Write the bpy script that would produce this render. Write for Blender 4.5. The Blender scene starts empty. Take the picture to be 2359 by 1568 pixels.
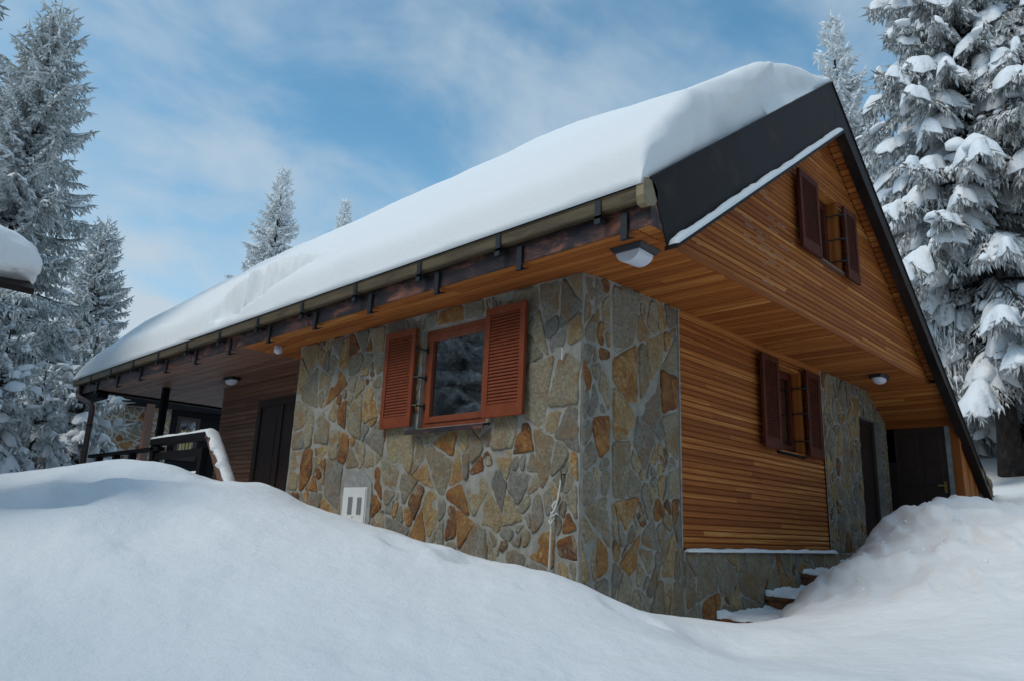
import bpy, math, random
import numpy as np
from mathutils import Matrix, Vector

# ------------------------------------------------------------------ camera, sky, sun, exposure
scene = bpy.context.scene
col = scene.collection
PI = math.pi
CAM = np.array([-4.76782, -3.82385, -2.18657])
cR = (0.69668525, -0.7163315, 0.03871497)
cU = (-0.2020687, -0.14417212, 0.96870152)
cF = (0.68832979, 0.68270314, 0.24519077)
cam = bpy.data.cameras.new('camera')
cam.sensor_width = 36.0
cam.lens = 36.0 * 1695.956 / 2358.0
cam.clip_start = 0.05
cam.clip_end = 3000.0
cam_ob = bpy.data.objects.new('camera', cam)
cam_ob.matrix_world = Matrix(((cR[0], cU[0], -cF[0], CAM[0]), (cR[1], cU[1], -cF[1], CAM[1]),
                              (cR[2], cU[2], -cF[2], CAM[2]), (0, 0, 0, 1)))
col.objects.link(cam_ob)
scene.camera = cam_ob

SUN_DIR = Vector((-0.62, 0.10, 0.74)).normalized()      # from the scene towards the sun
sun = bpy.data.lights.new('sun', 'SUN')
sun.energy = 1.25
sun.angle = math.radians(22)
sun.color = (1.0, 0.94, 0.84)
sun_ob = bpy.data.objects.new('sun', sun)
sun_ob.rotation_euler = (-SUN_DIR).to_track_quat('-Z', 'Y').to_euler()
sun_ob.location = (-20, 5, 30)
col.objects.link(sun_ob)

world = bpy.data.worlds.new('World')
scene.world = world
world.use_nodes = True
wt = world.node_tree
wt.nodes.clear()


def wn(kind, **kw):
    n = wt.nodes.new(kind)
    for k, v in kw.items():
        setattr(n, k, v)
    return n


w_out = wn('ShaderNodeOutputWorld')
w_bg = wn('ShaderNodeBackground')
sky = wn('ShaderNodeTexSky', sky_type='NISHITA', sun_disc=False)
sky.sun_elevation = math.asin(SUN_DIR.z)
sky.sun_rotation = math.atan2(SUN_DIR.x, SUN_DIR.y)
sky.altitude = 1600.0
sky.air_density = 1.0
sky.dust_density = 0.6
sky.ozone_density = 1.2
w_tc = wn('ShaderNodeTexCoord')
w_sep = wn('ShaderNodeSeparateXYZ')
wt.links.new(w_tc.outputs['Generated'], w_sep.inputs[0])


def wmath(op, a, b=None, clamp=False):
    n = wn('ShaderNodeMath', operation=op, use_clamp=clamp)
    for i, v in enumerate((a, b)):
        if v is None:
            continue
        if isinstance(v, (int, float)):
            n.inputs[i].default_value = v
        else:
            wt.links.new(v, n.inputs[i])
    return n.outputs[0]


den = wmath('ADD', wmath('MAXIMUM', w_sep.outputs[2], 0.0), 0.35)
w_comb = wn('ShaderNodeCombineXYZ')
wt.links.new(wmath('DIVIDE', w_sep.outputs[0], den), w_comb.inputs[0])
wt.links.new(wmath('DIVIDE', w_sep.outputs[1], den), w_comb.inputs[1])
w_map = wn('ShaderNodeMapping')
w_map.inputs['Location'].default_value = (6.1, 2.9, 0.0)
w_map.inputs['Rotation'].default_value = (0, 0, 0.6)
w_map.inputs['Scale'].default_value = (1.0, 1.35, 1.0)
wt.links.new(w_comb.outputs[0], w_map.inputs[0])
w_n1 = wn('ShaderNodeTexNoise')
w_n1.inputs['Scale'].default_value = 2.8
w_n1.inputs['Detail'].default_value = 5.0
w_n1.inputs['Roughness'].default_value = 0.54
w_n1.inputs['Distortion'].default_value = 0.25
wt.links.new(w_map.outputs[0], w_n1.inputs['Vector'])
w_rng = wn('ShaderNodeMapRange', interpolation_type='SMOOTHSTEP')
w_rng.inputs['From Min'].default_value = 0.32
w_rng.inputs['From Max'].default_value = 0.70
wt.links.new(w_n1.outputs['Fac'], w_rng.inputs['Value'])
# more veil low in the sky
w_low = wn('ShaderNodeMapRange', interpolation_type='SMOOTHSTEP')
w_low.inputs['From Min'].default_value = 0.52
w_low.inputs['From Max'].default_value = 0.02
wt.links.new(w_sep.outputs[2], w_low.inputs['Value'])
veil = wmath('ADD', wmath('MULTIPLY', w_rng.outputs[0], 0.74), wmath('MULTIPLY', w_low.outputs[0], 0.80), True)
w_mul = wn('ShaderNodeVectorMath', operation='MULTIPLY')
w_mul.inputs[1].default_value = (0.120, 0.182, 0.168)
wt.links.new(sky.outputs[0], w_mul.inputs[0])
w_mix = wn('ShaderNodeMix', data_type='RGBA')
wt.links.new(veil, w_mix.inputs['Factor'])
wt.links.new(w_mul.outputs[0], w_mix.inputs['A'])
w_mix.inputs['B'].default_value = (0.43, 0.515, 0.59, 1)
wt.links.new(w_mix.outputs['Result'], w_bg.inputs['Color'])
w_bg.inputs['Strength'].default_value = 1.0
wt.links.new(w_bg.outputs[0], w_out.inputs['Surface'])

scene.view_settings.view_transform = 'Standard'
scene.view_settings.look = 'None'
scene.view_settings.exposure = 0.28
scene.view_settings.gamma = 1.0
scene.cycles.max_bounces = 6
scene.cycles.diffuse_bounces = 4
scene.cycles.glossy_bounces = 3


# ------------------------------------------------------------------ helpers
def hash3(i, j, k, seed):
    n = (i * 374761393 + j * 668265263 + k * 2147483647 + seed * 1274126177) & 0xFFFFFFFF
    n = ((n ^ (n >> 13)) * 1274126177) & 0xFFFFFFFF
    n = (n ^ (n >> 16)) & 0xFFFFFFFF
    return n.astype(np.float64) / 4294967295.0 * 2 - 1


def vnoise(P, scale=1.0, seed=0, octaves=1):
    """smooth value noise, about -1..1"""
    P = np.asarray(P, float) * scale
    out = np.zeros(len(P))
    amp, tot = 1.0, 0.0
    for o in range(octaves):
        f = np.floor(P).astype(np.int64)
        t = P - f
        t = t * t * t * (t * (t * 6 - 15) + 10)
        r = 0
        for dx in (0, 1):
            for dy in (0, 1):
                for dz in (0, 1):
                    w = (t[:, 0] if dx else 1 - t[:, 0]) * (t[:, 1] if dy else 1 - t[:, 1]) * (t[:, 2] if dz else 1 - t[:, 2])
                    r = r + w * hash3(f[:, 0] + dx, f[:, 1] + dy, f[:, 2] + dz, seed + o * 17)
        out += amp * r
        tot += amp
        amp *= 0.5
        P = P * 2.03 + 7.1
    return out / tot


ORIG = {}


def link_mesh(name, me, mat, parent, smooth=False, bevel=0.0):
    o = bpy.data.objects.new(name, me)
    col.objects.link(o)
    if mat:
        me.materials.append(mat)
    if parent is not None:
        o.parent = parent
    if smooth:
        me.polygons.foreach_set('use_smooth', [True] * len(me.polygons))
    if bevel:
        b = o.modifiers.new('bevel', 'BEVEL')
        b.width = bevel
        b.segments = 2
        b.limit_method = 'ANGLE'
    return o


def root_of(p):
    while p.parent is not None:
        p = p.parent
    return p


class MB:
    def __init__(self):
        self.v = []
        self.f = []

    def add(self, vs, fs):
        n = len(self.v)
        self.v.extend([tuple(map(float, q)) for q in vs])
        self.f.extend([tuple(i + n for i in f) for f in fs])

    def hexa(self, p):
        """p: 8 corners, 0-3 one end (ccw seen from outside reversed), 4-7 the other"""
        self.add(p, [(0, 3, 2, 1), (4, 5, 6, 7), (0, 1, 5, 4), (1, 2, 6, 5), (2, 3, 7, 6), (3, 0, 4, 7)])

    def box(self, x0, x1, y0, y1, z0, z1):
        self.hexa([(x0, y0, z0), (x1, y0, z0), (x1, y1, z0), (x0, y1, z0), (x0, y0, z1), (x1, y0, z1), (x1, y1, z1), (x0, y1, z1)])

    def fbox(self, fr, u0, u1, v0, v1, n0, n1):
        P = lambda a, b, c: fr(a, b, c)
        self.hexa([P(u0, v0, n0), P(u1, v0, n0), P(u1, v1, n0), P(u0, v1, n0), P(u0, v0, n1), P(u1, v0, n1), P(u1, v1, n1), P(u0, v1, n1)])

    def tube(self, path, r, seg=10, cap=True):
        path = [np.array(p, float) for p in path]
        if not isinstance(r, (list, tuple)):
            r = [r] * len(path)
        vs, fs = [], []
        ref = None
        for i, p in enumerate(path):
            a = path[max(0, i - 1)]
            b = path[min(len(path) - 1, i + 1)]
            t = (b - a) / (np.linalg.norm(b - a) + 1e-9)
            if ref is None:
                ref = np.array([0, 0, 1.0]) if abs(t[2]) < 0.9 else np.array([1.0, 0, 0])
            s = np.cross(t, ref)
            s /= np.linalg.norm(s)
            w = np.cross(s, t)
            ref = w
            for k in range(seg):
                an = 2 * PI * k / seg
                vs.append(p + r[i] * (math.cos(an) * s + math.sin(an) * w))
        for i in range(len(path) - 1):
            for k in range(seg):
                k2 = (k + 1) % seg
                fs.append((i * seg + k, i * seg + k2, (i + 1) * seg + k2, (i + 1) * seg + k))
        if cap:
            fs.append(tuple(range(seg - 1, -1, -1)))
            fs.append(tuple((len(path) - 1) * seg + k for k in range(seg)))
        self.add(vs, fs)

    def sweep(self, prof, path_fn, caps=True):
        """prof: list of 2d points, path_fn: list of functions 2d->3d"""
        n = len(prof)
        vs, fs = [], []
        for fn in path_fn:
            vs.extend([fn(*q) for q in prof])
        for i in range(len(path_fn) - 1):
            for k in range(n):
                k2 = (k + 1) % n
                fs.append((i * n + k, i * n + k2, (i + 1) * n + k2, (i + 1) * n + k))
        if caps:
            fs.append(tuple(range(n - 1, -1, -1)))
            fs.append(tuple((len(path_fn) - 1) * n + k for k in range(n)))
        self.add(vs, fs)

    def build(self, name, mat, parent=None, smooth=False, bevel=0.0, fixn=True):
        me = bpy.data.meshes.new(name)
        v = np.array(self.v, float)
        if parent is not None:
            v = v - np.array(root_of(parent).location)
        me.from_pydata(v.tolist(), [], self.f)
        me.update()
        if fixn:
            import bmesh
            bm = bmesh.new()
            bm.from_mesh(me)
            bmesh.ops.recalc_face_normals(bm, faces=bm.faces)
            bm.to_mesh(me)
            bm.free()
        return link_mesh(name, me, mat, parent, smooth, bevel)


def np_mesh(name, V, T, mat, parent=None, smooth=True):
    """V (n,3), T (m,3|4) -> object; V in the coordinates of the parent's root"""
    me = np_data(name, V, T, smooth)
    o = bpy.data.objects.new(name, me)
    col.objects.link(o)
    me.materials.append(mat)
    if parent is not None:
        o.parent = parent
    return o


def np_data(name, V, T, smooth=True):
    V = np.asarray(V, np.float32)
    T = np.asarray(T, np.int32)
    me = bpy.data.meshes.new(name)
    k = T.shape[1]
    me.vertices.add(len(V))
    me.vertices.foreach_set('co', V.ravel())
    me.loops.add(T.size)
    me.loops.foreach_set('vertex_index', T.ravel())
    me.polygons.add(len(T))
    me.polygons.foreach_set('loop_start', np.arange(0, T.size, k, dtype=np.int32))
    me.polygons.foreach_set('loop_total', np.full(len(T), k, np.int32))
    me.polygons.foreach_set('use_smooth', np.full(len(T), smooth, bool))
    me.update()
    me.validate()
    return me


def frame(o, u, v, n):
    o, u, v, n = [np.array(q, float) for q in (o, u, v, n)]

    def P(a, b, c=0.0):
        return o + a * u + b * v + c * n
    P.o, P.u, P.v, P.n = o, u, v, n
    return P


def empty(name, loc, label=None, cat=None, group=None):
    o = bpy.data.objects.new(name, None)
    o.empty_display_size = 0.2
    o.location = loc
    col.objects.link(o)
    if label:
        o['label'] = label
    if cat:
        o['category'] = cat
    if group:
        o['group'] = group
    return o


def tag(o, label=None, cat=None, group=None, kind=None):
    for k, v in (('label', label), ('category', cat), ('group', group), ('kind', kind)):
        if v:
            o[k] = v
    return o


# ------------------------------------------------------------------ materials
def new_mat(name):
    m = bpy.data.materials.new(name)
    m.use_nodes = True
    nt = m.node_tree
    b = nt.nodes['Principled BSDF']
    return m, nt, b


def nd(nt, kind, **kw):
    n = nt.nodes.new(kind)
    for k, v in kw.items():
        if k in n.inputs.keys():
            n.inputs[k].default_value = v
        else:
            setattr(n, k, v)
    return n


def ramp(nt, stops, interp='LINEAR'):
    r = nt.nodes.new('ShaderNodeValToRGB')
    r.color_ramp.interpolation = interp
    e = r.color_ramp.elements
    while len(e) < len(stops):
        e.new(0.5)
    for el, (p, c) in zip(e, stops):
        el.position = p
        el.color = (*c, 1)
    return r


def coords(nt, scale=(1, 1, 1), rot=(0, 0, 0)):
    tc = nt.nodes.new('ShaderNodeTexCoord')
    mp = nt.nodes.new('ShaderNodeMapping')
    mp.inputs['Scale'].default_value = scale
    mp.inputs['Rotation'].default_value = rot
    nt.links.new(tc.outputs['Object'], mp.inputs[0])
    return mp.outputs[0]


def bump(nt, b, height, strength, dist):
    bp = nd(nt, 'ShaderNodeBump', Strength=strength, Distance=dist)
    nt.links.new(height, bp.inputs['Height'])
    nt.links.new(bp.outputs[0], b.inputs['Normal'])


def mixc(nt, fac, a, b, blend='MIX'):
    m = nt.nodes.new('ShaderNodeMix')
    m.data_type = 'RGBA'
    m.blend_type = blend
    for k, v in (('Factor', fac), ('A', a), ('B', b)):
        if isinstance(v, (int, float)):
            m.inputs[k].default_value = v
        elif isinstance(v, tuple):
            m.inputs[k].default_value = (*v, 1)
        else:
            nt.links.new(v, m.inputs[k])
    return m.outputs['Result']


def snow_mat(name, base=(0.86, 0.875, 0.885), grain=0.6, big=0.28):
    m, nt, b = new_mat(name)
    b.inputs['Base Color'].default_value = (*base, 1)
    b.inputs['Roughness'].default_value = 0.65
    b.inputs['Specular IOR Level'].default_value = 0.25
    b.inputs['Subsurface Weight'].default_value = 0.0
    v = coords(nt)
    n1 = nd(nt, 'ShaderNodeTexNoise', Scale=55.0, Detail=3.0, Roughness=0.65)
    n2 = nd(nt, 'ShaderNodeTexNoise', Scale=9.0, Detail=3.0, Roughness=0.5)
    nt.links.new(v, n1.inputs['Vector'])
    nt.links.new(v, n2.inputs['Vector'])
    b1 = nd(nt, 'ShaderNodeBump', Strength=grain, Distance=0.008)
    nt.links.new(n1.outputs['Fac'], b1.inputs['Height'])
    b2 = nd(nt, 'ShaderNodeBump', Strength=big, Distance=0.06)
    nt.links.new(n2.outputs['Fac'], b2.inputs['Height'])
    nt.links.new(b1.outputs[0], b2.inputs['Normal'])
    nt.links.new(b2.outputs[0], b.inputs['Normal'])
    return m


def wood_mat(name, stretch, stops, rough=0.35, island=0.75, coat=0.0, spec=0.5):
    m, nt, b = new_mat(name)
    g = nt.nodes.new('ShaderNodeNewGeometry')
    rp = ramp(nt, stops)
    v = coords(nt, stretch)
    n1 = nd(nt, 'ShaderNodeTexNoise', Scale=1.0, Detail=5.0, Roughness=0.6, Distortion=0.4)
    n1.noise_dimensions = '4D'
    nt.links.new(v, n1.inputs['Vector'])
    mw = nd(nt, 'ShaderNodeMath', operation='MULTIPLY')
    mw.inputs[1].default_value = 37.0
    nt.links.new(g.outputs['Random Per Island'], mw.inputs[0])
    nt.links.new(mw.outputs[0], n1.inputs['W'])
    # board tone from the island, grain from the noise
    a = nd(nt, 'ShaderNodeMath', operation='MULTIPLY')
    a.inputs[1].default_value = island
    nt.links.new(g.outputs['Random Per Island'], a.inputs[0])
    s = nd(nt, 'ShaderNodeMath', operation='SUBTRACT')
    nt.links.new(n1.outputs['Fac'], s.inputs[0])
    s.inputs[1].default_value = 0.5
    s2 = nd(nt, 'ShaderNodeMath', operation='MULTIPLY')
    s2.inputs[1].default_value = 1.5
    nt.links.new(s.outputs[0], s2.inputs[0])
    ad = nd(nt, 'ShaderNodeMath', operation='ADD', use_clamp=True)
    nt.links.new(a.outputs[0], ad.inputs[0])
    nt.links.new(s2.outputs[0], ad.inputs[1])
    of = nd(nt, 'ShaderNodeMath', operation='ADD', use_clamp=True)
    of.inputs[1].default_value = (1 - island) / 2
    nt.links.new(ad.outputs[0], of.inputs[0])
    nt.links.new(of.outputs[0], rp.inputs[0])
    nt.links.new(rp.outputs[0], b.inputs['Base Color'])
    b.inputs['Roughness'].default_value = rough
    b.inputs['Specular IOR Level'].default_value = spec
    b.inputs['Coat Weight'].default_value = coat
    b.inputs['Coat Roughness'].default_value = 0.25
    bump(nt, b, n1.outputs['Fac'], 0.25, 0.004)
    return m


def plain(name, c, rough=0.5, metal=0.0, var=0.25, scale=6.0, bmp=0.1, spec=0.5):
    m, nt, b = new_mat(name)
    v = coords(nt)
    n1 = nd(nt, 'ShaderNodeTexNoise', Scale=scale, Detail=5.0, Roughness=0.65)
    nt.links.new(v, n1.inputs['Vector'])
    lo = tuple(x * (1 - var) for x in c)
    hi = tuple(min(1, x * (1 + var)) for x in c)
    r = ramp(nt, [(0.3, lo), (0.7, hi)])
    nt.links.new(n1.outputs['Fac'], r.inputs[0])
    nt.links.new(r.outputs[0], b.inputs['Base Color'])
    b.inputs['Roughness'].default_value = rough
    b.inputs['Metallic'].default_value = metal
    b.inputs['Specular IOR Level'].default_value = spec
    if bmp:
        bump(nt, b, n1.outputs['Fac'], bmp, 0.01)
    return m


M = {}
M['snow'] = snow_mat('snow')
M['roof_snow'] = snow_mat('roof_snow', (0.88, 0.885, 0.885), 0.5, 0.10)
M['tree_snow'] = snow_mat('tree_snow', (0.86, 0.87, 0.885), 0.5, 0.5)
LARCH = [(0.0, (0.17, 0.046, 0.013)), (0.40, (0.30, 0.090, 0.022)), (0.70, (0.43, 0.150, 0.037)), (0.90, (0.57, 0.26, 0.075)), (1.0, (0.69, 0.37, 0.13))]
PORCH = [(0.0, (0.085, 0.035, 0.020)), (0.5, (0.20, 0.092, 0.055)), (1.0, (0.33, 0.17, 0.10))]  # larch darkened and greyed: the porch shade is put into the colour
M['larch_x'] = wood_mat('larch_along_x', (0.8, 30, 42), LARCH, 0.58, 0.5, 0.0, 0.12)
M['larch_y'] = wood_mat('larch_along_y', (30, 0.8, 42), LARCH, 0.55, 0.5, 0.0, 0.12)
M['porch_wood'] = wood_mat('porch_boards_shaded', (30, 0.8, 42), PORCH, 0.5, 0.6)
M['larch_z'] = wood_mat('larch_upright', (28, 28, 0.8), LARCH, 0.5, 0.5, 0.0, 0.12)
M['shutter_red'] = plain('shutter_red_brown', (0.20, 0.044, 0.015), 0.55, 0, 0.18, 9, 0.05, 0.25)
M['shutter_brown'] = plain('shutter_dark_brown', (0.085, 0.020, 0.010), 0.6, 0, 0.25, 9, 0.05, 0.12)
M['frame_red'] = plain('window_frame_red', (0.22, 0.052, 0.018), 0.45, 0, 0.18, 9, 0.05, 0.35)
M['door_brown'] = plain('door_dark_brown', (0.030, 0.014, 0.011), 0.5, 0, 0.25, 5, 0.1)
M['black_iron'] = plain('black_iron', (0.012, 0.012, 0.013), 0.45, 0.0, 0.3, 20, 0.05)
M['black_wood'] = wood_mat('black_stained_wood', (6, 6, 20), [(0, (0.005, 0.005, 0.006)), (1, (0.016, 0.015, 0.017))], 0.7, 0.4, 0.0, 0.12)
M['brown_post'] = wood_mat('brown_post_wood', (26, 26, 1.0), [(0, (0.10, 0.050, 0.034)), (1, (0.19, 0.10, 0.07))], 0.6, 0.4)
M['concrete'] = plain('cement_patch', (0.27, 0.265, 0.25), 0.9, 0, 0.3, 14, 0.5)
M['white_paint'] = plain('white_enamel', (0.68, 0.68, 0.65), 0.4, 0, 0.06, 5, 0.02)
M['white_plastic'] = plain('opal_plastic', (0.62, 0.64, 0.72), 0.3, 0, 0.05, 5, 0.0)
M['rope'] = plain('white_cord', (0.62, 0.61, 0.58), 0.9, 0, 0.2, 60, 0.3)
M['stick'] = plain('bleached_stick', (0.5, 0.48, 0.42), 0.7, 0, 0.2, 14, 0.2)
M['brass'] = plain('brass', (0.5, 0.36, 0.12), 0.3, 0.9, 0.1, 8, 0.0)
M['spout_brown'] = plain('brown_painted_pipe', (0.085, 0.045, 0.036), 0.45, 0.0, 0.25, 7, 0.05)


def glass_mat():
    m, nt, b = new_mat('dark_window_glass')
    b.inputs['Base Color'].default_value = (0.010, 0.012, 0.013, 1)
    b.inputs['Roughness'].default_value = 0.03
    b.inputs['Specular IOR Level'].default_value = 1.0
    b.inputs['IOR'].default_value = 2.3
    return m


M['glass'] = glass_mat()


def metal_sheet():
    m, nt, b = new_mat('dark_brown_sheet_metal')
    v = coords(nt)
    n1 = nd(nt, 'ShaderNodeTexNoise', Scale=1.6, Detail=6.0, Roughness=0.62)
    n2 = nd(nt, 'ShaderNodeTexNoise', Scale=26.0, Detail=3.0, Roughness=0.6)
    nt.links.new(v, n1.inputs['Vector'])
    nt.links.new(v, n2.inputs['Vector'])
    r = ramp(nt, [(0.3, (0.010, 0.007, 0.006)), (0.58, (0.022, 0.014, 0.012)), (0.76, (0.065, 0.042, 0.034))])
    nt.links.new(n1.outputs['Fac'], r.inputs[0])
    nt.links.new(r.outputs[0], b.inputs['Base Color'])
    rr = nd(nt, 'ShaderNodeMapRange')
    rr.inputs['To Min'].default_value = 0.32
    rr.inputs['To Max'].default_value = 0.6
    nt.links.new(n1.outputs['Fac'], rr.inputs['Value'])
    nt.links.new(rr.outputs[0], b.inputs['Roughness'])
    b.inputs['Specular IOR Level'].default_value = 0.16
    bump(nt, b, n1.outputs['Fac'], 0.25, 0.03)
    return m


M['sheet'] = metal_sheet()


def patina(name, stops, stretch, rough=0.5, metal=0.25):
    m, nt, b = new_mat(name)
    v = coords(nt, stretch)
    n1 = nd(nt, 'ShaderNodeTexNoise', Scale=1.0, Detail=7.0, Roughness=0.68, Distortion=0.6)
    nt.links.new(v, n1.inputs['Vector'])
    r = ramp(nt, stops)
    nt.links.new(n1.outputs['Fac'], r.inputs[0])
    nt.links.new(r.outputs[0], b.inputs['Base Color'])
    b.inputs['Roughness'].default_value = rough
    b.inputs['Metallic'].default_value = metal
    bump(nt, b, n1.outputs['Fac'], 0.15, 0.01)
    return m


M['gutter'] = patina('olive_copper_gutter', [(0.3, (0.050, 0.036, 0.020)), (0.5, (0.120, 0.086, 0.046)), (0.72, (0.185, 0.13, 0.070))], (8, 1.6, 14))
M['cap'] = patina('tan_copper_cap', [(0.3, (0.20, 0.15, 0.08)), (0.7, (0.34, 0.27, 0.16))], (9, 9, 9))
M['copper'] = patina('weathered_copper', [(0.40, (0.016, 0.014, 0.017)), (0.52, (0.06, 0.028, 0.026)), (0.60, (0.20, 0.075, 0.050)), (0.75, (0.36, 0.14, 0.085))], (7, 2.2, 7))


def stone_mat(name, stops, dark=1.0):
    m, nt, b = new_mat(name)
    g = nt.nodes.new('ShaderNodeNewGeometry')
    v = coords(nt)
    base = ramp(nt, stops)
    # island tone nudged by noise so a stone is not one flat colour
    na = nd(nt, 'ShaderNodeTexNoise', Scale=4.5, Detail=7.0, Roughness=0.72, Distortion=1.2)
    na.noise_dimensions = '4D'
    nt.links.new(v, na.inputs['Vector'])
    mw = nd(nt, 'ShaderNodeMath', operation='MULTIPLY')
    mw.inputs[1].default_value = 53.0
    nt.links.new(g.outputs['Random Per Island'], mw.inputs[0])
    nt.links.new(mw.outputs[0], na.inputs['W'])
    s = nd(nt, 'ShaderNodeMath', operation='MULTIPLY_ADD')
    s.inputs[1].default_value = 0.62
    s.inputs[2].default_value = -0.31
    nt.links.new(na.outputs['Fac'], s.inputs[0])
    ad = nd(nt, 'ShaderNodeMath', operation='ADD', use_clamp=True)
    nt.links.new(s.outputs[0], ad.inputs[0])
    nt.links.new(g.outputs['Random Per Island'], ad.inputs[1])
    nt.links.new(ad.outputs[0], base.inputs[0])
    # fine mottling
    nb = nd(nt, 'ShaderNodeTexNoise', Scale=38.0, Detail=5.0, Roughness=0.75)
    nt.links.new(v, nb.inputs['Vector'])
    mr = ramp(nt, [(0.3, (0.5, 0.5, 0.5)), (0.5, (0.95, 0.95, 0.95)), (0.72, (1.4, 1.38, 1.32))])
    nt.links.new(nb.outputs['Fac'], mr.inputs[0])
    c = mixc(nt, 1.0, base.outputs[0], mr.outputs[0], 'MULTIPLY')
    # rust stains
    nc = nd(nt, 'ShaderNodeTexNoise', Scale=3.1, Detail=6.0, Roughness=0.72, Distortion=0.5)
    nt.links.new(v, nc.inputs['Vector'])
    rs = ramp(nt, [(0.47, (0, 0, 0)), (0.66, (0.8, 0.8, 0.8))])
    nt.links.new(nc.outputs['Fac'], rs.inputs[0])
    c = mixc(nt, rs.outputs[0], c, (0.25 * dark, 0.135 * dark, 0.050 * dark))
    nt.links.new(c, b.inputs['Base Color'])
    b.inputs['Roughness'].default_value = 0.8
    b.inputs['Specular IOR Level'].default_value = 0.25
    nz = nd(nt, 'ShaderNodeTexNoise', Scale=16.0, Detail=8.0, Roughness=0.7)
    nt.links.new(v, nz.inputs['Vector'])
    bump(nt, b, nz.outputs['Fac'], 0.9, 0.045)
    return m


STONES = [(0.0, (0.185, 0.172, 0.148)), (0.20, (0.275, 0.258, 0.212)), (0.38, (0.235, 0.208, 0.150)), (0.54, (0.34, 0.30, 0.215)), (0.66, (0.33, 0.26, 0.15)),
          (0.74, (0.41, 0.305, 0.165)), (0.81, (0.35, 0.18, 0.062)), (0.89, (0.22, 0.085, 0.028)), (0.94, (0.11, 0.055, 0.034)), (1.0, (0.36, 0.305, 0.215))]
M['stone'] = stone_mat('field_stone', STONES)
M['step_stone'] = plain('rusty_step_stone', (0.19, 0.085, 0.042), 0.85, 0, 0.55, 9, 0.6, 0.2)


def mortar_mat(c):
    m, nt, b = new_mat('cement_mortar')
    v = coords(nt)
    n1 = nd(nt, 'ShaderNodeTexNoise', Scale=5.0, Detail=8.0, Roughness=0.7)
    nt.links.new(v, n1.inputs['Vector'])
    r = ramp(nt, [(0.3, tuple(x * 0.6 for x in c)), (0.55, c), (0.75, tuple(x * 1.2 for x in c))])
    nt.links.new(n1.outputs['Fac'], r.inputs[0])
    nt.links.new(r.outputs[0], b.inputs['Base Color'])
    b.inputs['Roughness'].default_value = 0.92
    n2 = nd(nt, 'ShaderNodeTexNoise', Scale=40.0, Detail=5.0, Roughness=0.7)
    nt.links.new(v, n2.inputs['Vector'])
    bump(nt, b, n2.outputs['Fac'], 0.6, 0.012)
    return m


M['mortar'] = mortar_mat((0.32, 0.305, 0.265))


def bark_mat():
    m, nt, b = new_mat('spruce_bark')
    v = coords(nt, (14, 14, 6))
    n1 = nd(nt, 'ShaderNodeTexNoise', Scale=1.1, Detail=8.0, Roughness=0.75)
    nt.links.new(v, n1.inputs['Vector'])
    r = ramp(nt, [(0.3, (0.014, 0.011, 0.010)), (0.55, (0.065, 0.050, 0.043)), (0.75, (0.17, 0.145, 0.13))])
    nt.links.new(n1.outputs['Fac'], r.inputs[0])
    nt.links.new(r.outputs[0], b.inputs['Base Color'])
    b.inputs['Roughness'].default_value = 0.95
    bump(nt, b, n1.outputs['Fac'], 1.0, 0.05)
    return m


M['bark'] = bark_mat()


def needle_mat(name, green, frost, lo, hi):
    """needles with hoar frost; the frost sits in patches and on the upper faces"""
    m, nt, b = new_mat(name)
    v = coords(nt)
    n1 = nd(nt, 'ShaderNodeTexNoise', Scale=2.2, Detail=6.0, Roughness=0.7)
    nt.links.new(v, n1.inputs['Vector'])
    g = nt.nodes.new('ShaderNodeNewGeometry')
    ad = nd(nt, 'ShaderNodeMath', operation='MULTIPLY_ADD')
    ad.inputs[1].default_value = 0.45
    nt.links.new(g.outputs['Random Per Island'], ad.inputs[0])
    sb = nd(nt, 'ShaderNodeMath', operation='SUBTRACT')
    sb.inputs[1].default_value = 0.225
    nt.links.new(n1.outputs['Fac'], sb.inputs[0])
    nt.links.new(sb.outputs[0], ad.inputs[2])
    sep = nt.nodes.new('ShaderNodeSeparateXYZ')
    nt.links.new(g.outputs['Normal'], sep.inputs[0])
    up = nd(nt, 'ShaderNodeMath', operation='MULTIPLY_ADD')
    up.inputs[1].default_value = 0.22
    nt.links.new(sep.outputs[2], up.inputs[0])
    nt.links.new(ad.outputs[0], up.inputs[2])
    r = ramp(nt, [(lo, green), (hi, frost)])
    nt.links.new(up.outputs[0], r.inputs[0])
    nt.links.new(r.outputs[0], b.inputs['Base Color'])
    b.inputs['Roughness'].default_value = 0.8
    b.inputs['Specular IOR Level'].default_value = 0.2
    return m


M['needles_frost'] = needle_mat('needles_hoar_frost', (0.33, 0.36, 0.355), (0.82, 0.84, 0.84), 0.20, 0.70)
M['needles_white'] = needle_mat('needles_sunlit_rime', (0.48, 0.51, 0.50), (0.88, 0.89, 0.89), 0.12, 0.55)  # rime near white: sunlight on the far trees is painted into the colour
M['needles_dark'] = needle_mat('needles_dark_green', (0.22, 0.224, 0.212), (0.78, 0.78, 0.77), 0.22, 0.72)

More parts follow.
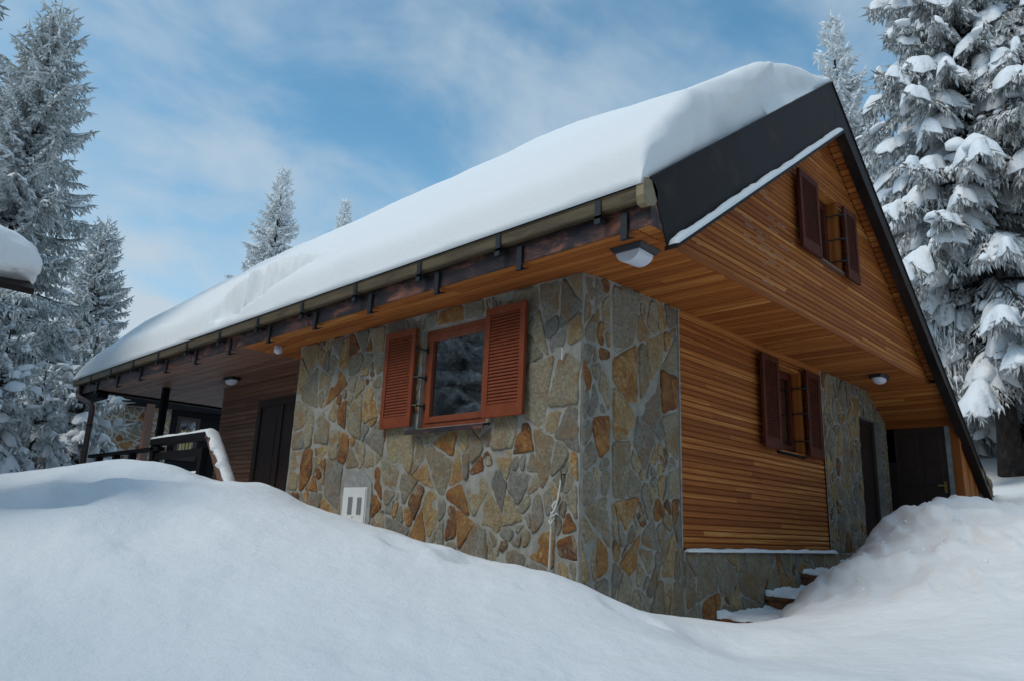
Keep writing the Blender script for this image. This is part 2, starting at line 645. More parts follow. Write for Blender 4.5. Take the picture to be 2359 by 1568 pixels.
# ------------------------------------------------------------------ snow covered ground
CTRL = [(-3.33, 3.20, -2.13), (-3.07, 3.64, -2.03), (-2.79, 4.04, -1.91), (-2.43, 4.36, -1.77), (-2.25, 4.45, -1.72), (-2.06, 4.40, -1.70), (-1.90, 4.24, -1.72),
        (-1.70, 4.06, -1.75), (-1.50, 3.75, -1.85), (-1.49, 3.29, -1.84), (-1.37, 3.17, -1.83), (-1.11, 2.94, -1.91), (-0.96, 2.69, -2.07), (-0.70, 2.47, -2.16),
        (-0.54, 2.04, -2.25), (-0.49, 1.58, -2.32), (-0.46, 1.01, -2.44), (-0.42, 0.53, -2.46), (-0.35, 0.04, -2.50), (-0.34, -0.25, -2.53), (-0.19, -0.37, -2.63),
        (0.42, -0.34, -2.80), (1.00, -0.30, -2.90), (1.47, -0.32, -2.96), (1.57, -0.55, -2.97), (1.48, -0.62, -2.95), (1.83, -0.71, -2.86), (2.31, -0.67, -2.70),
        (2.83, -0.67, -2.52), (3.51, -0.67, -2.39), (4.05, -0.69, -2.23), (4.32, -0.72, -2.07), (4.80, -0.82, -1.92), (5.33, -0.95, -1.82), (5.69, -1.06, -1.71),
        (5.94, -1.34, -1.66), (5.94, -1.62, -1.67), (5.49, -1.87, -1.76), (5.24, -2.03, -1.82),
        # foreground
        (-3.79, 0.29, -2.94), (-3.20, -0.16, -2.94), (-2.58, -0.64, -2.93), (-1.95, -1.13, -2.92), (-1.24, -1.71, -2.90), (-0.52, -2.29, -2.89), (0.17, -2.84, -2.87),
        (2.18, -2.52, -2.40), (-3.60, 1.46, -2.62), (-2.33, 0.76, -2.62), (-1.47, -0.64, -2.77), (0.07, -1.26, -2.93), (1.39, -1.65, -2.70), (-3.06, 2.50, -2.19),
        # behind the crests
        (-0.05, 3.0, -2.25), (-0.05, 2.0, -2.45), (-0.02, 1.0, -2.62), (0.1, 0.1, -2.80), (1.0, 0.1, -3.05), (0.2, 6.0, -2.05), (0.2, 9.0, -2.1), (-0.6, 12.0, -2.1),
        (-0.6, 8.0, -2.1), (-1.2, 6.0, -1.95), (-3.5, 7.0, -2.0), (-3, 12, -2.1), (-7, 8, -2.2), (0, 20, -2.3), (6, 22, -2.3), (-8, 22, -2.2), (-12, 12, -2.4),
        (2.0, -0.12, -3.10), (3.0, -0.12, -2.98), (4.0, -0.12, -2.78), (5.0, -0.12, -2.68), (6.0, -0.25, -2.55), (7.0, -0.3, -2.45), (3.0, 3, -3), (5, 6, -3),
        (2.3, -0.36, -3.02), (3.2, -0.34, -2.86), (4.2, -0.36, -2.66), (5.0, -0.42, -2.52), (5.8, -0.55, -2.35), (6.8, -0.75, -2.1),
        # behind the camera
        (-4.77, -3.82, -3.75), (-8, -6, -3.6), (-3, -5, -3.4), (0, -6, -2.9), (4, -6, -2.3), (-7, 0, -3.2), (-6.5, 4, -2.5), (-20, -20, -4), (0, -25, -3), (-25, 10, -3),
        # rising slope on the right
        (8.0, -1.6, -1.5), (9.3, -0.7, -1.36), (9.6, 1.5, -1.3), (11.3, -0.7, -0.88), (12.8, -0.2, -0.42), (9, -3.5, -1.35), (14, -6, -0.7), (24, 2.1, 1.68), (20, -10, 0.8),
        (17, 0.9, 0.55), (15, 9, 0.3), (24, 14, 2.2), (34, 6, 3.2), (30, -18, 2.5), (20, 24, 0.5), (10, 30, -1.5), (36, 34, 2.5), (-15, 35, -2)]
CT = np.array(CTRL)


def rbf_k(d2):
    return np.sqrt(d2 + 0.16 ** 2)


_d2 = ((CT[:, None, :2] - CT[None, :, :2]) ** 2).sum(-1)
_n = len(CT)
_A = np.zeros((_n + 1, _n + 1))
_A[:_n, :_n] = rbf_k(_d2) - 0.004 * np.eye(_n)
_A[:_n, _n] = 1
_A[_n, :_n] = 1
_w = np.linalg.solve(_A, np.append(CT[:, 2], 0))


def ground_h(X, Y, detail=True):
    X, Y = np.asarray(X, float), np.asarray(Y, float)
    out = np.empty(len(X))
    for s in range(0, len(X), 20000):
        x, y = X[s:s + 20000], Y[s:s + 20000]
        d2 = (x[:, None] - CT[None, :, 0]) ** 2 + (y[:, None] - CT[None, :, 1]) ** 2
        out[s:s + 20000] = rbf_k(d2) @ _w[:_n] + _w[_n]
    r = np.hypot(X - 2, Y - 3)
    k = np.clip((r - 38) / 40, 0, 1)
    k = k * k * (3 - 2 * k)
    out = out * (1 - k) + (-1.0 + 0.012 * r) * k
    if detail:
        P = np.stack([X, Y, np.zeros_like(X)], 1)
        near = np.clip(1.2 - np.hypot(X + 2, Y) / 40, 0.2, 1)
        out += near * (0.045 * vnoise(P, 0.9, 3, 2) + 0.018 * vnoise(P, 3.0, 5, 2) + 0.004 * vnoise(P, 11.0, 6, 2))
        for (cx_, cy_, r_, dp) in ((-2.25, 3.75, 0.45, 0.09), (-3.0, 3.05, 0.40, 0.10), (-1.75, 3.2, 0.35, 0.05), (-0.75, 0.55, 0.22, 0.07), (-1.05, 0.95, 0.20, 0.05), (-0.35, -0.75, 0.18, 0.05), (-2.6, 1.9, 0.4, 0.05)):
            dd_ = np.hypot(X - cx_ + 0.08 * vnoise(P, 4, 8), Y - cy_ + 0.08 * vnoise(P, 4, 9)) / r_
            out -= dp * np.exp(-dd_ ** 2.6)
            out += dp * 0.25 * np.exp(-((dd_ - 1.35) / 0.35) ** 2)
        # shovelled, streaky pile along the steps on the right
        q = np.clip((X - 1.2) / 1.5, 0, 1) * np.clip((0.1 - Y) / 0.6, 0, 1) * np.clip((9 - X) / 2, 0, 1)
        S = np.stack([X * 0.9 + Y * 0.5, X * -2.0 + Y * 3.4, np.zeros_like(X)], 1)
        rid = 1 - np.abs(vnoise(S, 1.6, 11, 2))
        out += q * (0.065 * (rid ** 2 - 0.55) + 0.020 * vnoise(S, 3.6, 12, 2) + 0.005 * vnoise(P, 9.0, 13, 2))
        out -= 0.045 * np.clip((X - 1.0) / 0.6, 0, 1) * np.clip((5.2 - X) / 0.8, 0, 1) * np.exp(-((Y + 0.62) / 0.35) ** 2)
        lump = vnoise(P, 2.7, 21, 1)
        out += q * 0.16 * np.clip(lump - 0.42, 0, 1)
    return out


def build_ground():
    az0 = math.atan2(cF[1], cF[0])
    a_in = np.radians(np.arange(-42, 42.01, 0.22))
    a_out = np.radians(np.arange(45, 315.1, 3.0))
    ang = az0 + np.concatenate([a_in, a_out])
    rad = [0.5]
    while rad[-1] < 16:
        rad.append(rad[-1] * 1.0115 + 0.004)
    while rad[-1] < 900:
        rad.append(rad[-1] * 1.05)
    rad = np.array(rad)
    na, nr = len(ang), len(rad)
    AA, RR = np.meshgrid(ang, rad, indexing='ij')
    X = CAM[0] + RR.ravel() * np.cos(AA.ravel())
    Y = CAM[1] + RR.ravel() * np.sin(AA.ravel())
    Z = ground_h(X, Y)
    V = np.stack([X, Y, Z], 1)
    i, j = np.meshgrid(np.arange(na), np.arange(nr - 1), indexing='ij')
    i2 = (i + 1) % na
    T = np.stack([i * nr + j, i * nr + j + 1, i2 * nr + j + 1, i2 * nr + j], -1).reshape(-1, 4)
    # close the disc under the camera
    c = len(V)
    V = np.vstack([V, [[CAM[0], CAM[1], float(ground_h([CAM[0]], [CAM[1]])[0])]]])
    k = np.arange(na)
    T2 = np.stack([np.full(na, c), k * nr, ((k + 1) % na) * nr, np.full(na, c)], 1)
    me = np_data('snow_ground', V, T, True)
    o = bpy.data.objects.new('snow_ground', me)
    col.objects.link(o)
    me.materials.append(M['snow'])
    tag(o, 'deep snow banked up in smooth mounds in front of the chalet', None, None, 'structure')
    return o


build_ground()


# ------------------------------------------------------------------ wall builders
def poly_interval(poly, v):
    us = []
    n = len(poly)
    for i in range(n):
        (u0, v0), (u1, v1) = poly[i], poly[(i + 1) % n]
        if (v0 - v) * (v1 - v) <= 0 and v0 != v1:
            us.append(u0 + (u1 - u0) * (v - v0) / (v1 - v0))
    if len(us) < 2:
        return None
    return min(us), max(us)


def boards(mb, fr, poly, pitch, seed, holes=(), thick=0.014, gap=0.010, lmin=1.6, lmax=4.2, n0=0.0):
    """boards run along u, stacked along v; each board length is its own island"""
    rnd = random.Random(seed)
    vs = [p[1] for p in poly]
    v = min(vs)
    vmax = max(vs)
    e = 1e-4
    while v < vmax - 0.01:
        a, b = v + gap * 0.5, min(v + pitch - gap * 0.5, vmax - e)
        ia, ib = poly_interval(poly, a), poly_interval(poly, b)
        v += pitch
        if not ia or not ib:
            continue
        spans = [(ia[0], ia[1], ib[0], ib[1])]
        for (h0, h1, hv0, hv1) in holes:
            if b > hv0 and a < hv1:
                ns = []
                for s in spans:
                    if h0 > s[0]:
                        ns.append((s[0], min(h0, s[1]), s[2], min(h0, s[3])))
                    if h1 < s[1]:
                        ns.append((max(h1, s[0]), s[1], max(h1, s[2]), s[3]))
                spans = ns
        for (a0, a1, b0, b1) in spans:
            if a1 - a0 < 0.01 and b1 - b0 < 0.01:
                continue
            cuts = [0.0]
            L = max(a1 - a0, b1 - b0)
            x = rnd.uniform(0.3, lmax)
            while x < L - 0.4:
                cuts.append(x / L)
                x += rnd.uniform(lmin, lmax)
            cuts.append(1.0)
            for c0, c1 in zip(cuts[:-1], cuts[1:]):
                g = 0.0015 / L
                t0, t1 = c0 + (g if c0 > 0 else 0), c1 - (g if c1 < 1 else 0)
                p0a, p1a = a0 + (a1 - a0) * t0, a0 + (a1 - a0) * t1
                p0b, p1b = b0 + (b1 - b0) * t0, b0 + (b1 - b0) * t1
                ch = min(0.008, pitch * 0.12)
                m = n0 + rnd.uniform(-0.0012, 0.0012)
                lo, hi = n0 - thick, m
                mb.add([fr(p0a, a, lo), fr(p1a, a, lo), fr(p1a, a + 0.0015, hi - ch * 0.6), fr(p0a, a + 0.0015, hi - ch * 0.6),
                        fr(p0a, a + ch, hi), fr(p1a, a + ch, hi), fr(p1b, b - ch, hi), fr(p0b, b - ch, hi),
                        fr(p0b, b - 0.0015, hi - ch * 0.6), fr(p1b, b - 0.0015, hi - ch * 0.6), fr(p1b, b, lo), fr(p0b, b, lo)],
                       [(0, 1, 2, 3), (3, 2, 5, 4), (4, 5, 6, 7), (7, 6, 9, 8), (8, 9, 10, 11), (0, 3, 4, 7, 8, 11), (1, 10, 9, 6, 5, 2)])


def backing(mb, fr, poly, n, holes=()):
    """flat sheet behind the boards, split round the (rectangular) holes"""
    vs = sorted(set([p[1] for p in poly] + [h[2] for h in holes] + [h[3] for h in holes]))
    for v0, v1 in zip(vs[:-1], vs[1:]):
        e = 1e-5
        i0, i1 = poly_interval(poly, v0 + e), poly_interval(poly, v1 - e)
        if not i0 or not i1:
            continue
        spans = [(i0[0], i0[1], i1[0], i1[1])]
        for h in holes:
            if h[2] < (v0 + v1) / 2 < h[3]:
                spans = [(i0[0], h[0], i1[0], h[0]), (h[1], i0[1], h[1], i1[1])]
        for s in spans:
            mb.add([fr(s[0], v0, n), fr(s[1], v0, n), fr(s[3], v1, n), fr(s[2], v1, n)], [(0, 1, 2, 3)])


def clip_poly(poly, nx, ny, d):
    """keep nx*x+ny*y<=d"""
    out = []
    n = len(poly)
    for i in range(n):
        a, b = poly[i], poly[(i + 1) % n]
        da, db = nx * a[0] + ny * a[1] - d, nx * b[0] + ny * b[1] - d
        if da <= 0:
            out.append(a)
        if (da < 0 < db) or (db < 0 < da):
            t = da / (da - db)
            out.append((a[0] + (b[0] - a[0]) * t, a[1] + (b[1] - a[1]) * t))
    return out


def stones(mb, fr, region, seed, rmin, rmax, mortar=0.030, proud=0.016, holes=(), asp=1.3, tries=9000):
    rnd = random.Random(seed)

    def p_area(q):
        return 0.5 * abs(sum(q[k][0] * q[(k + 1) % len(q)][1] - q[(k + 1) % len(q)][0] * q[k][1] for k in range(len(q))))

    done = []
    todo = [(list(region), 0)]
    while todo:
        q, dep = todo.pop()
        A_ = p_area(q)
        lim = (rmin + (rmax - rmin) * rnd.random() ** 1.25) ** 2 * 3.0
        cx = sum(p[0] for p in q) / len(q)
        cy = sum(p[1] for p in q) / len(q)
        sxx = sum((p[0] - cx) ** 2 for p in q)
        syy = sum(((p[1] - cy) / asp) ** 2 for p in q)
        sxy = sum((p[0] - cx) * (p[1] - cy) / asp for p in q)
        th = 0.5 * math.atan2(2 * sxy, sxx - syy)
        lam = math.sqrt(max(1e-9, ((sxx + syy) + math.hypot(sxx - syy, 2 * sxy)) / max(1e-6, (sxx + syy) - math.hypot(sxx - syy, 2 * sxy))))
        if (A_ < lim and lam < 2.2) or A_ < (rmin ** 2) * 2.2:
            done.append(q)
            continue
        th += rnd.gauss(0, 0.30 if dep > 1 else 0.6)
        nx, ny = math.cos(th), math.sin(th) / asp
        pr = [nx * p[0] + ny * p[1] for p in q]
        d_ = nx * cx + ny * cy + (max(pr) - min(pr)) * rnd.uniform(-0.17, 0.17)
        a_, b_ = clip_poly(q, nx, ny, d_), clip_poly(q, -nx, -ny, -d_)
        for r_ in (a_, b_):
            if len(r_) >= 3 and p_area(r_) > 1e-4:
                todo.append((r_, dep + 1))
    for (h0, h1, k0, k1) in holes:
        nxt = []
        for q in done:
            us_, vs_h = [p[0] for p in q], [p[1] for p in q]
            if max(us_) <= h0 or min(us_) >= h1 or max(vs_h) <= k0 or min(vs_h) >= k1:
                nxt.append(q)
                continue
            mid = clip_poly(clip_poly(q, -1, 0, -h0), 1, 0, h1)
            for r_ in (clip_poly(q, 1, 0, h0), clip_poly(q, -1, 0, -h1), clip_poly(mid, 0, 1, k0) if len(mid) > 2 else [], clip_poly(mid, 0, -1, -k1) if len(mid) > 2 else []):
                if len(r_) > 2 and p_area(r_) > 0.0012:
                    nxt.append(r_)
        done = nxt
    for i, q in enumerate(done):
        if sum(q[k][0] * q[(k + 1) % len(q)][1] - q[(k + 1) % len(q)][0] * q[k][1] for k in range(len(q))) < 0:
            q = q[::-1]
        poly = list(q)
        for k in range(len(q)):
            a_, b_ = q[k], q[(k + 1) % len(q)]
            L_ = math.hypot(b_[0] - a_[0], b_[1] - a_[1])
            if L_ < 1e-5:
                continue
            nx, ny = (b_[1] - a_[1]) / L_, -(b_[0] - a_[0]) / L_
            an = rnd.uniform(-0.10, 0.10)
            nx, ny = nx * math.cos(an) - ny * math.sin(an), nx * math.sin(an) + ny * math.cos(an)
            mx, my = (a_[0] + b_[0]) / 2, (a_[1] + b_[1]) / 2
            poly = clip_poly(poly, nx, ny, nx * mx + ny * my - mortar * rnd.uniform(0.12, 0.55))
            if len(poly) < 3:
                break
        if len(poly) < 3:
            continue
        cx = sum(p[0] for p in poly) / len(poly)
        cy = sum(p[1] for p in poly) / len(poly)
        bad = False
        for (h0, h1, k0, k1) in holes:
            g = 0.012
            ds = [(h0 - cx, -1), (cx - h1, 1), (k0 - cy, -2), (cy - k1, 2)]
            dm, s = max(ds)
            if dm < 0:
                # centre inside the opening: keep nothing
                bad = True
                break
            if s == -1:
                poly = clip_poly(poly, 1, 0, h0 - g)
            elif s == 1:
                poly = clip_poly(poly, -1, 0, -(h1 + g))
            elif s == -2:
                poly = clip_poly(poly, 0, 1, k0 - g)
            else:
                poly = clip_poly(poly, 0, -1, -(k1 + g))
        if bad or len(poly) < 3:
            continue
        # inset of the region edge
        area = 0.5 * abs(sum(poly[k][0] * poly[(k + 1) % len(poly)][1] - poly[(k + 1) % len(poly)][0] * poly[k][1] for k in range(len(poly))))
        if area < 0.0012:
            continue
        cut = []
        for k in range(len(poly)):
            a, b = poly[k], poly[(k + 1) % len(poly)]
            L = math.hypot(b[0] - a[0], b[1] - a[1])
            q = min(0.030, L * 0.26) / max(L, 1e-6)
            cut.append((a[0] + (b[0] - a[0]) * q, a[1] + (b[1] - a[1]) * q))
            cut.append((b[0] + (a[0] - b[0]) * q, b[1] + (a[1] - b[1]) * q))
        ring = []
        for k in range(len(cut)):
            a, b = cut[k], cut[(k + 1) % len(cut)]
            L = math.hypot(b[0] - a[0], b[1] - a[1])
            nn = max(1, int(L / 0.022))
            for s in range(nn):
                ring.append((a[0] + (b[0] - a[0]) * s / nn, a[1] + (b[1] - a[1]) * s / nn))
        ring = np.array(ring)
        c = ring.mean(0)
        nz = vnoise(np.column_stack([ring * 16, np.full(len(ring), i * 3.7)]), 1.0, seed)
        rad = np.linalg.norm(ring - c, axis=1, keepdims=True)
        ring = c + (ring - c) * (1 + 0.016 * nz[:, None] / np.maximum(rad, 0.03))
        h = proud * rnd.uniform(0.35, 1.25)
        tx, ty = rnd.uniform(-0.05, 0.05), rnd.uniform(-0.05, 0.05)
        n = len(ring)
        lv = []
        for (kk, dn) in ((1.0, -0.012), (0.992, h * 0.35), (0.955, h * 0.85), (0.82, h), (0.45, h * 1.05)):
            rr = c + (ring - c) * kk
            hz = vnoise(np.column_stack([rr * 9, np.full(n, i * 1.3)]), 1.0, seed + 5) * 0.006 * (1 if kk < 0.99 else 0.3)
            lv.append([fr(p[0], p[1], dn + hz[q] + (tx * (p[0] - c[0]) + ty * (p[1] - c[1]) if kk < 0.99 else 0)) for q, p in enumerate(rr)])
        verts = [p for l in lv for p in l] + [fr(c[0], c[1], h * 1.05)]
        fs = []
        for l in range(len(lv) - 1):
            for q in range(n):
                q2 = (q + 1) % n
                fs.append((l * n + q, l * n + q2, (l + 1) * n + q2, (l + 1) * n + q))
        b0 = (len(lv) - 1) * n
        for q in range(n):
            fs.append((b0 + q, b0 + (q + 1) % n, len(verts) - 1))
        mb.add(verts, fs)


FA = frame((0, 0, 0), (0, 1, 0), (0, 0, 1), (-1, 0, 0))       # long wall: u along y
FB = frame((0, 0, 0), (1, 0, 0), (0, 0, 1), (0, -1, 0))       # gable side: u along x


def shutter(fr, u0, u1, v0, v1, n0, mat, parent, hinge_u=None, hmat=None):
    mb = MB()
    t = 0.036
    st, rt, rb = 0.062, 0.075, 0.12
    mb.fbox(fr, u0, u0 + st, v0, v1, n0, n0 + t)
    mb.fbox(fr, u1 - st, u1, v0, v1, n0, n0 + t)
    mb.fbox(fr, u0 + st, u1 - st, v1 - rt, v1, n0 + 0.001, n0 + t - 0.002)
    mb.fbox(fr, u0 + st, u1 - st, v0, v0 + rb, n0 + 0.001, n0 + t - 0.002)
    v = v0 + rb + 0.004
    p = 0.032
    while v < v1 - rt - 0.005:
        a, b = u0 + st, u1 - st
        w = min(p * 0.92, v1 - rt - v)
        # tilted slat: top edge leans back
        pts = [fr(a, v, n0 + t - 0.008), fr(b, v, n0 + t - 0.008), fr(b, v + w, n0 + 0.010), fr(a, v + w, n0 + 0.010),
               fr(a, v + 0.007, n0 + t - 0.004), fr(b, v + 0.007, n0 + t - 0.004), fr(b, v + w + 0.007, n0 + 0.014), fr(a, v + w + 0.007, n0 + 0.014)]
        mb.hexa(pts)
        v += p
    mb.fbox(fr, u0 + st, u1 - st, v0 + rb, v1 - rt, n0 + 0.002, n0 + 0.005)
    o = mb.build('shutter', mat, parent, False, 0.003)
    return o


def hinge(fr, ua, ub, v, na, nb, parent):
    """black strap hinge from the frame (ua, depth na) out to the shutter (ub, nb)"""
    mb = MB()
    mid = (ua + ub) / 2
    mb.tube([fr(ua, v, na), fr(ua + (ub - ua) * 0.35, v + 0.004, na + (nb - na) * 0.8), fr(ub, v + 0.006, nb)], 0.009, 6)
    mb.tube([fr(ub, v - 0.035, nb), fr(ub, v + 0.045, nb)], 0.011, 8)
    mb.fbox(fr, ua - 0.012, ua + 0.012, v - 0.028, v + 0.028, na - 0.004, na + 0.008)
    return mb.build('hinge', M['black_iron'], parent, False)


def window_unit(parent, fr, u0, u1, v0, v1, depth, fmat, name='window', jamb=None, painted_light=None):
    """opening with reveal, frame, sash and one pane set 'depth' behind the wall face"""
    mb = MB()
    fw, sw = 0.055, 0.065
    d = -depth
    for (a0, a1, b0, b1) in ((u0, u0 + fw, v0, v1), (u1 - fw, u1, v0, v1), (u0 + fw, u1 - fw, v1 - fw, v1), (u0 + fw, u1 - fw, v0, v0 + fw)):
        mb.fbox(fr, a0, a1, b0, b1, d - 0.06, d)
    win = mb.build(name, fmat, parent, False, 0.004)
    mb = MB()
    s0, s1, t0, t1 = u0 + fw, u1 - fw, v0 + fw, v1 - fw
    for (a0, a1, b0, b1) in ((s0, s0 + sw, t0, t1), (s1 - sw, s1, t0, t1), (s0 + sw, s1 - sw, t1 - sw, t1), (s0 + sw, s1 - sw, t0, t0 + sw)):
        mb.fbox(fr, a0, a1, b0, b1, d - 0.055, d + 0.012)
    mb.build('sash', fmat, win, False, 0.005)
    mb = MB()
    mb.fbox(fr, s0 + sw - 0.004, s1 - sw + 0.004, t0 + sw - 0.004, t1 - sw + 0.004, d - 0.03, d - 0.022)
    mb.build('pane', M['glass'], win)
    if jamb:
        mb = MB()
        th = 0.018
        mb.fbox(fr, u0, u0 + th, v0, v1, d + 0.001, 0.006)
        mb.fbox(fr, u1 - th, u1, v0, v1, d + 0.001, 0.006)
        mb.fbox(fr, u0 + th, u1 - th, v1 - th, v1, d + 0.001, 0.006)
        mb.fbox(fr, u0 + th, u1 - th, v0, v0 + th, d + 0.001, 0.006)
        mb.build('jamb', jamb, win)
    return win


# ------------------------------------------------------------------ the chalet
ch = empty('chalet', (0, 0, -3.2), 'large chalet of field stone and larch boards with dark metal verges', 'chalet')

Y_END = 4.77      # where the stone part of the long wall stops
Y_ROOF = 12.45
ZB = -3.45        # wall foot, under the snow
XI0, XI1 = 1.45, 4.92   # wood infill
# --- stone walls
WA = (1.21, 2.23, -1.235, -0.19)
mb = MB()
stones(mb, FA, [(0.075, ZB), (Y_END, ZB), (Y_END, 0.0), (0.055, 0.0)], 11, 0.080, 0.31, 0.026, 0.018, [WA, (2.93, 3.52, -2.75, -1.62)], 1.35)
fc = frame((0, 0.06, 0), np.array([0.33, -0.06, 0]) / math.hypot(0.33, 0.06), (0, 0, 1), np.array([-0.06, -0.33, 0]) / math.hypot(0.33, 0.06))
stones(mb, fc, [(0.015, ZB), (0.325, ZB), (0.325, 0.0), (0.015, 0.0)], 12, 0.10, 0.18, 0.028, 0.015, [], 1.9)
stones(mb, FB, [(0.35, ZB), (XI0 - 0.03, ZB), (XI0 - 0.03, 0.0), (0.35, 0.0)], 13, 0.08, 0.30, 0.026, 0.016, [], 1.5)
fp = frame((0, -0.03, 0), (1, 0, 0), (0, 0, 1), (0, -1, 0))
stones(mb, fp, [(XI0 - 0.02, ZB), (6.2, ZB), (6.2, -2.345), (XI0 - 0.02, -2.345)], 14, 0.08, 0.29, 0.026, 0.016, [], 1.2)
stones(mb, FB, [(XI1 + 0.02, -2.345), (6.2, -2.345), (6.2, 0.0), (XI1 + 0.02, 0.0)], 15, 0.07, 0.22, 0.026, 0.014, [], 1.6)
stones(mb, FB, [(6.2, -0.43), (7.25, -0.43), (7.25, 0.0), (6.2, 0.0)], 16, 0.06, 0.12, 0.036, 0.014, [], 2.0)
stones(mb, FB, [(7.1, -2.6), (7.33, -2.6), (7.33, -0.43), (7.1, -0.43)], 17, 0.07, 0.11, 0.04, 0.014, [], 1.2)
fr_ = frame((0, Y_END, 0), (1, 0, 0), (0, 0, 1), (0, 1, 0))
st = mb.build('stone_facing', M['stone'], ch, False, 0, True)
me = st.data
me.polygons.foreach_set('use_smooth', [True] * len(me.polygons))
mb = MB()
# mortar bed = the wall body
h0, h1, k0, k1 = WA
D = 0.32
for (a0, a1, b0, b1) in ((0.06, h0, ZB, -0.001), (h1, Y_END + 0.02, ZB, -0.001), (h0, h1, ZB, k0), (h0, h1, k1, -0.001)):
    nu, nv = max(1, int((a1 - a0) / 0.05)), max(1, int((b1 - b0) / 0.05))
    gu, gv = np.meshgrid(np.linspace(a0, a1, nu + 1), np.linspace(b0, b1, nv + 1), indexing='ij')
    P = np.stack([gu.ravel(), gv.ravel(), np.zeros(gu.size)], 1)
    z = 0.006 * vnoise(P, 7, 4, 2)
    vs_ = [FA(p[0], p[1], 0.004 + zz) for p, zz in zip(P, z)]
    fs_ = [(i * (nv + 1) + j, (i + 1) * (nv + 1) + j, (i + 1) * (nv + 1) + j + 1, i * (nv + 1) + j + 1) for i in range(nu) for j in range(nv)]
    mb.add(vs_, fs_)
    mb.fbox(FA, a0, a1, b0, b1, -D, -0.006)
mb.fbox(fc, 0, 0.336, ZB, -0.001, -0.05, 0.002)
for (a0, a1, b0, b1, n) in ((0.33, XI0 - 0.012, ZB, -0.001, 0.0), (XI1 + 0.005, 6.2, -2.345, -0.001, 0.0), (6.2, 7.1, -0.43, -0.001, 0.0), (7.1, 7.345, ZB, -0.0015, 0.0)):
    mb.fbox(FB, a0, a1, b0, b1, -0.3, n)
mb.box(XI0 - 0.012, 6.2, -0.03, 0.3, ZB, -2.345)
mb.build('mortar_wall', M['mortar'], ch, False, 0)

# --- plaster edge beside the infill and the snow dusted ledge under it
mb = MB()
mb.fbox(FB, XI0 - 0.03, XI0 - 0.008, -2.34, -0.002, 0.0, 0.014)
mb.build('edge_strip', M['concrete'], ch)

# --- larch infill with window
WB = (3.58, 4.30, -1.20, -0.14)
mb = MB()
PB = 0.0595
boards(mb, FB, [(XI0, -2.325), (XI1, -2.325), (XI1, -0.075), (XI0, -0.075)], PB, 5, [WB], n0=-0.012)
backing(mb, FB, [(XI0, -2.345), (XI1, -2.345), (XI1, 0), (XI0, 0)], -0.027, [WB])
mb.fbox(FB, XI0, XI1, -0.073, -0.002, -0.03, 0.004)
mb.build('wood_cladding', M['larch_x'], ch)
mb = MB()
mb.fbox(FB, XI0 - 0.008, XI0 + 0.010, -2.325, -0.075, -0.03, 0.0)
mb.build('corner_batten', M['shutter_brown'], ch)
mb = MB()
mb.fbox(FB, XI1 - 0.012, XI1 + 0.006, -2.325, -0.075, -0.03, 0.0)
mb.build('corner_batten', M['shutter_brown'], ch)

win = window_unit(ch, FB, *WB, 0.11, M['shutter_brown'], 'window', M['larch_z'])
shutter(FB, 3.09, 3.52, -1.20, -0.115, 0.045, M['shutter_brown'], win)
shutter(FB, 4.29, 4.70, -1.20, -0.115, 0.045, M['shutter_brown'], win)
for v in (-0.36, -0.68, -1.02):
    hinge(FB, 4.24, 4.29, v, -0.10, 0.075, win)
    hinge(FB, 3.63, 3.53, v, -0.10, 0.06, win)
mb = MB()
mb.fbox(FB, 3.56, 4.30, -1.225, -1.202, -0.1, 0.03)
mb.build('sill', M['black_wood'], win)

# --- window in the stone wall
win = window_unit(ch, FA, *WA, 0.045, M['frame_red'], 'window', None)
shutter(FA, 2.27, 2.80, -1.215, -0.16, 0.05, M['shutter_red'], win)
shutter(FA, 0.645, 1.165, -1.215, -0.165, 0.07, M['shutter_red'], win)
for v in (-0.40, -0.70, -1.0):
    hinge(FA, 2.20, 2.275, v, -0.04, 0.07, win)
mb = MB()
mb.sweep([(0.0, -1.240), (0.105, -1.262), (0.110, -1.305), (0.098, -1.305), (0.095, -1.275), (0.0, -1.262)],
         [lambda n, v: FA(1.14, v, n), lambda n, v: FA(2.31, v, n)])
mb.build('sill', M['copper'], win)

# --- gable wall
YG = -0.85
FG = frame((0, YG, 0), (1, 0, 0), (0, 0, 1), (0, -1, 0))
GA = (3.36, 2.44)
WG = (2.93, 3.60, 0.80, 1.70)
gpoly = [(-0.12, 0.045), (6.62, 0.045), (6.62, 0.10), GA, (-0.12, 0.115)]
gpoly = [(-0.20, 0.045), (6.66, 0.045), GA]
mb = MB()
boards(mb, FG, gpoly, 0.0595, 8, [WG], n0=0.0)
backing(mb, FG, gpoly, -0.016, [WG])
mb.fbox(FG, -0.22, 6.70, 0.0, 0.044, -0.02, 0.010)
gc = mb.build('gable_cladding', M['larch_x'], ch)
mb = MB()
rn = random.Random(12)
for k in range(2, 24):
    z = 0.045 + 0.0595 * k
    x0 = -0.15 + (z - 0.04) * 1.5
    a = x0 + 0.1
    while a < 2.30:
        b = min(a + rn.uniform(0.04, 0.26), 2.34)
        dens_ = math.exp(-((a - 1.45 - 0.015 * k) / 0.70) ** 2) * math.exp(-((z - 0.62) / 0.5) ** 2)
        if rn.random() < dens_ * 0.5:
            mb.fbox(FG, a, b, z - 0.0020 + rn.uniform(0, 0.003), z + 0.0040, -0.006, 0.0004)
        a = b + rn.uniform(0.02, 0.12)
mb.build('blown_snow', plain('rime_in_the_grooves', (0.40, 0.29, 0.22), 0.8, 0, 0.3, 14, 0.2), gc)
win = window_unit(ch, FG, *WG, 0.12, M['shutter_brown'], 'window', M['larch_z'])
shutter(FG, 2.36, 2.85, 0.735, 1.625, 0.05, M['shutter_brown'], win)
shutter(FG, 3.60, 3.98, 0.735, 1.625, 0.045, M['shutter_brown'], win)
